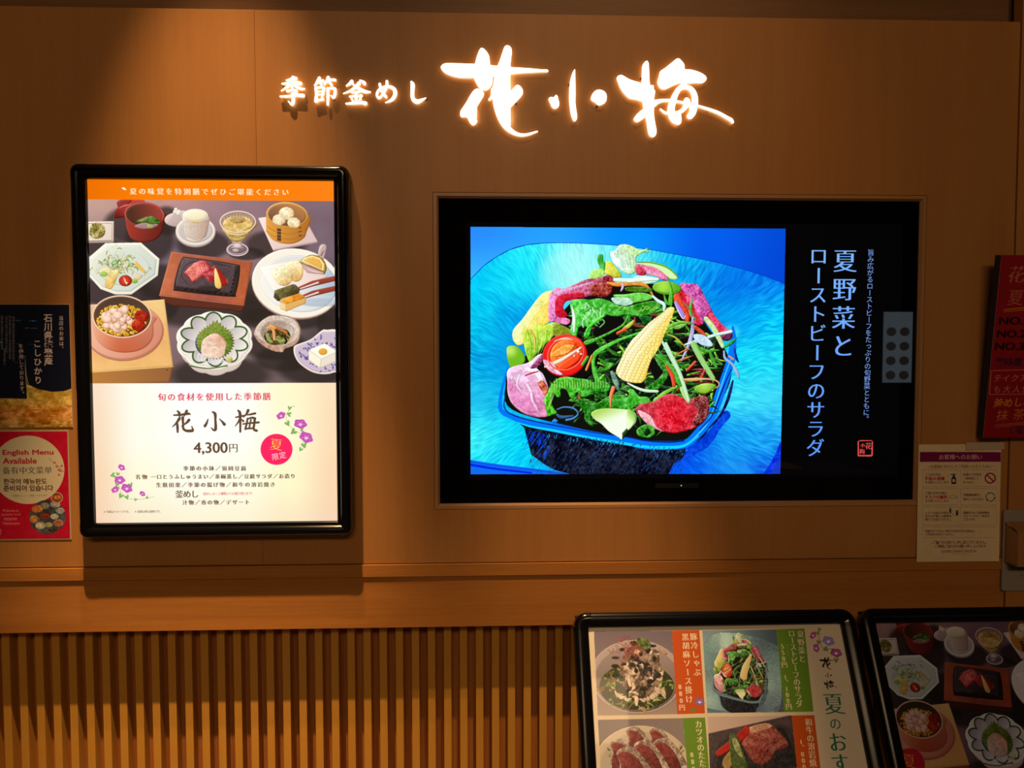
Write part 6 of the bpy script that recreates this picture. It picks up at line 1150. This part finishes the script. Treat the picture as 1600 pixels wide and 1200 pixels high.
def art_summer(C):
    C.k = C.kx(1115, 1050); C.im[:] = np.array((212, 184, 140)) / 255
    og, gn, tw_ = (190, 72, 12), (98, 130, 28), (222, 196, 150)
    sub(C, (0, 0, 560, 600), [(928, 986.6), (1049.6, 985.5), (1058, 1116), (934, 1118)], dish_pork); sub(C, (0, 0, 620, 600), [(934.3, 1124.5), (1066.7, 1122), (1078, 1246), (941, 1250)], dish_bonito)
    sub(C, (735, 368, 1232, 741), [(1097.2, 985), (1212.7, 983.3), (1225.2, 1112.7), (1105, 1114)], art_salad, teal); sub(C, (0, 0, 620, 400), [(1105.5, 1120), (1236.5, 1118), (1245, 1200), (1109, 1204)], dish_wagyu)
    C.poly([(1049.6, 985.5), (1092.3, 984.8), (1101.3, 1114.4), (1058, 1116)], og); C.poly([(1066.7, 1122), (1101.4, 1121), (1111, 1245), (1078, 1246)], gn); C.poly([(1212.7, 983.3), (1256.4, 982.2), (1270.7, 1111.8), (1225.2, 1112.7)], gn); C.poly([(1236.5, 1118), (1271.8, 1117.4), (1281.5, 1200), (1245, 1200)], og)
    sr = dict(vert=True, serif=True)
    C.line('豚冷しゃぶ', (1083.6, 995), (1089, 1050.5), 11.5, tw_, **sr); C.line('黒胡麻ソース掛け', (1070.6, 995.5), (1076.9, 1092.5), 11.5, tw_, **sr); C.line('880円', (1062.5, 1073), (1065.5, 1105.5), 9.5, tw_, **sr)
    C.line('カツオのたたき', (1091, 1131.7), (1098.5, 1205), 11.5, tw_, **sr); C.line('880円', (1081, 1179), (1085, 1212), 9.5, tw_, **sr)
    C.line('夏野菜と', (1250.5, 991), (1253, 1029.5), 11, tw_, **sr); C.line('ローストビーフのサラダ', (1236.5, 990), (1248.4, 1099.5), 11, tw_, **sr); C.line('（ハーフ）', (1229, 1006), (1231.5, 1025), 4, (190, 190, 110), vert=True); C.line('550円', (1222.5, 1010), (1225.3, 1038.5), 9.5, tw_, **sr); C.line('1、100円', (1227, 1058), (1232.2, 1104), 9.5, tw_, **sr)
    C.line('和牛の溶岩焼き', (1263, 1128.5), (1271.5, 1205), 11.5, tw_, **sr); C.line('1、000円', (1251.5, 1159), (1257.5, 1208), 9.5, tw_, **sr)
    for k, x, y, f, x0, y0 in ((5, 1291, 1036.5, .135, 772, 145), (6, 1294, 1055.5, .11, 902, 155), (7, 1297, 1070, .115, 1054, 153)):
        for P in SIGNS[k][0]: C.poly([(x + (a - x0) * f, y + (b - y0) * f) for a, b in P], (30, 20, 16), sm=True)
        for P in SIGNS[k][1]: C.stk([(x + (a - x0) * f, y + (b - y0) * f, w * f) for a, b, w in P], (30, 20, 16))
    gg = (28, 98, 66)
    for ch, x, y, s_ in (('夏', 1302.5, 1100, 33), ('の', 1304.8, 1131, 19), ('お', 1308.5, 1160, 30), ('す', 1312.5, 1193, 30)): C.line(ch, (x, y), (x, y), s_, gg, serif=True)
    C.stk([(1278, 986, .8), (1280, 1000, .8), (1285, 1012, .8), (1300, 1014, .8)], (120, 120, 70))
    for x, y, r, a in ((1280, 983, 3.5, .2), (1278, 989, 3.5, 1.2), (1279, 1003, 4.5, .2), (1290, 1014, 5, 1.2), (1306, 1031, 5, 0)): leafy(C, x, y, r, a, (110, 120, 70))
    for x, y, r, a, cc in ((1270, 992.5, 6, -.9, (165, 65, 120)), (1294, 1001.5, 9.5, .4, (140, 115, 165)), (1275, 1012.5, 6.5, 1.3, (165, 65, 120)), (1306, 1020, 9, .3, (150, 60, 110)), (1093, 1096.5, 7.5, .3, (120, 95, 140))): flower(C, x, y, r, a, cc)
    leafy(C, 1083, 1109, 5, 1.2, (95, 125, 55))
U = MP.uv([(896, 975), (1334, 975), (1344, 975)])[:, 0]
menu_board('menu_board', U[0], U[1] - U[0], 0.475, art_summer, (1.3, 1.65, 2.5), 'tilted black-framed menu of summer salads with green and orange strips', 11)
def art_meal_menu(C):
    a = PP.uv([(191, 419), (335, 532), (190, 494), (321, 435)]); b = MP.uv([(1425, 1058), (1552, 1154.6), (1432.7, 1125), (1530, 1068)])
    A_, B_ = a - a.mean(0), b - b.mean(0); kx_ = (A_[:, 0] @ B_[:, 0]) / (A_[:, 0] @ A_[:, 0]); ky_ = (A_[:, 1] @ B_[:, 1]) / (A_[:, 1] @ A_[:, 1]); print('menu scale', kx_, ky_)
    off = b.mean(0); k = np.array([kx_, ky_]); pl = C.pl; d0 = np.array([(MP.o - pl.o) @ pl.ux, (MP.o - pl.o) @ pl.uz])
    def f(p):
        uv = (PP.uv(p) - a.mean(0)) * k + off + d0
        return np.stack([(uv[:, 0] - C.u0) * C.res, (C.v1 - uv[:, 1]) * C.res], 1)
    C.pre = f; C.k = C.kx(330, 450); C.tint = lambda o: np.clip(o * np.array([.80, .80, .86]), 0, 1) ** 1.25
    C.im[:] = np.array((70, 62, 62)) / 255
    art_meal(C); C.emb = None; C.tint = None
    C.poly([(80, 599), (560, 599), (560, 900), (80, 900)], (214, 186, 142)); C.pre = None
    C.ell(1421, 1196, 24, 27, (165, 15, 38)); C.line('夏', (1420, 1189), (1420, 1189), 21, (205, 130, 30), serif=True, rot=-8)
menu_board('menu_board', U[2], 0.47, 0.62, art_meal_menu, (1.1, 1.35, 1.8), 'tilted black-framed menu of the set meal, nearest the grey plate', 12)

# ------------------------------------------------------------------ things across the corridor, seen only as reflections in the dark screen
def mirror(x, y, Y): p = at(x, y, Y); return Vector((p.x, -Y, p.z))
a, b = mirror(1384, 487, 5.95), mirror(1427, 598, 5.95)
me_ = empty('opposite_menu_panel', Matrix.Translation(((a.x + b.x) / 2, -5.985, (a.z + b.z) / 2)), 'pale lit menu panel across the corridor, reflected in the screen', 'menu panel')
mw, mh = abs(b.x - a.x), abs(a.z - b.z)
lbox('panel_body', BLACKS, None, (mw + .03, .03, mh + .03), me_); lbox('lit_sheet', mat('opposite_lit_sheet', (.5, .55, .6), .5, emit=(.55, .70, .80), es=1.2), None, (mw, .004, mh), me_, 0, (0, .017, 0))
DP = mat('dish_print', (.1, .08, .07), .5, emit=(.17, .15, .14), es=1.0)
for i in range(4):
    for j in range(2):
        bm = bmesh.new(); cx_, cz_ = (j - .5) * mw * .46, mh * (.22 - .205 * i)
        c0 = [bm.verts.new((cx_ + mw * .17 * math.cos(k * .3927), .0215, cz_ + mw * .15 * math.sin(k * .3927))) for k in range(16)]; c1 = [bm.verts.new((v.co.x, .0185, v.co.z)) for v in c0]
        bm.faces.new(c0); bm.faces.new(c1[::-1])
        for k in range(16): bm.faces.new([c0[k], c1[k], c1[(k + 1) % 16], c0[(k + 1) % 16]])
        done(bm, 'dish_picture', DP, me_)
tb_ = empty('corridor_table', Matrix.Translation((2.05, -3.4, 0)), 'dark table behind the camera, faintly reflected in the screen', 'table')
TB = mat('table_brown', (.10, .07, .05), .4)
lbox('table_top', TB, None, (1.1, .6, .03), tb_, .004, (0, 0, .705))
for sx in (-.5, .5):
    for sy in (-.25, .25): lbox('leg', TB, None, (.04, .04, .69), tb_, 0, (sx, sy, .345))
lbox('red_runner', mat('red_cloth', (.35, .02, .03), .7), None, (1.16, .02, .16), tb_, 0, (0, .311, .64))
lbox('paper_menu', mat('table_menu', (.6, .45, .3), .5), None, (.5, .3, .004), tb_, 0, (-.1, 0, .723))
bpy.data.objects.remove(_fo)
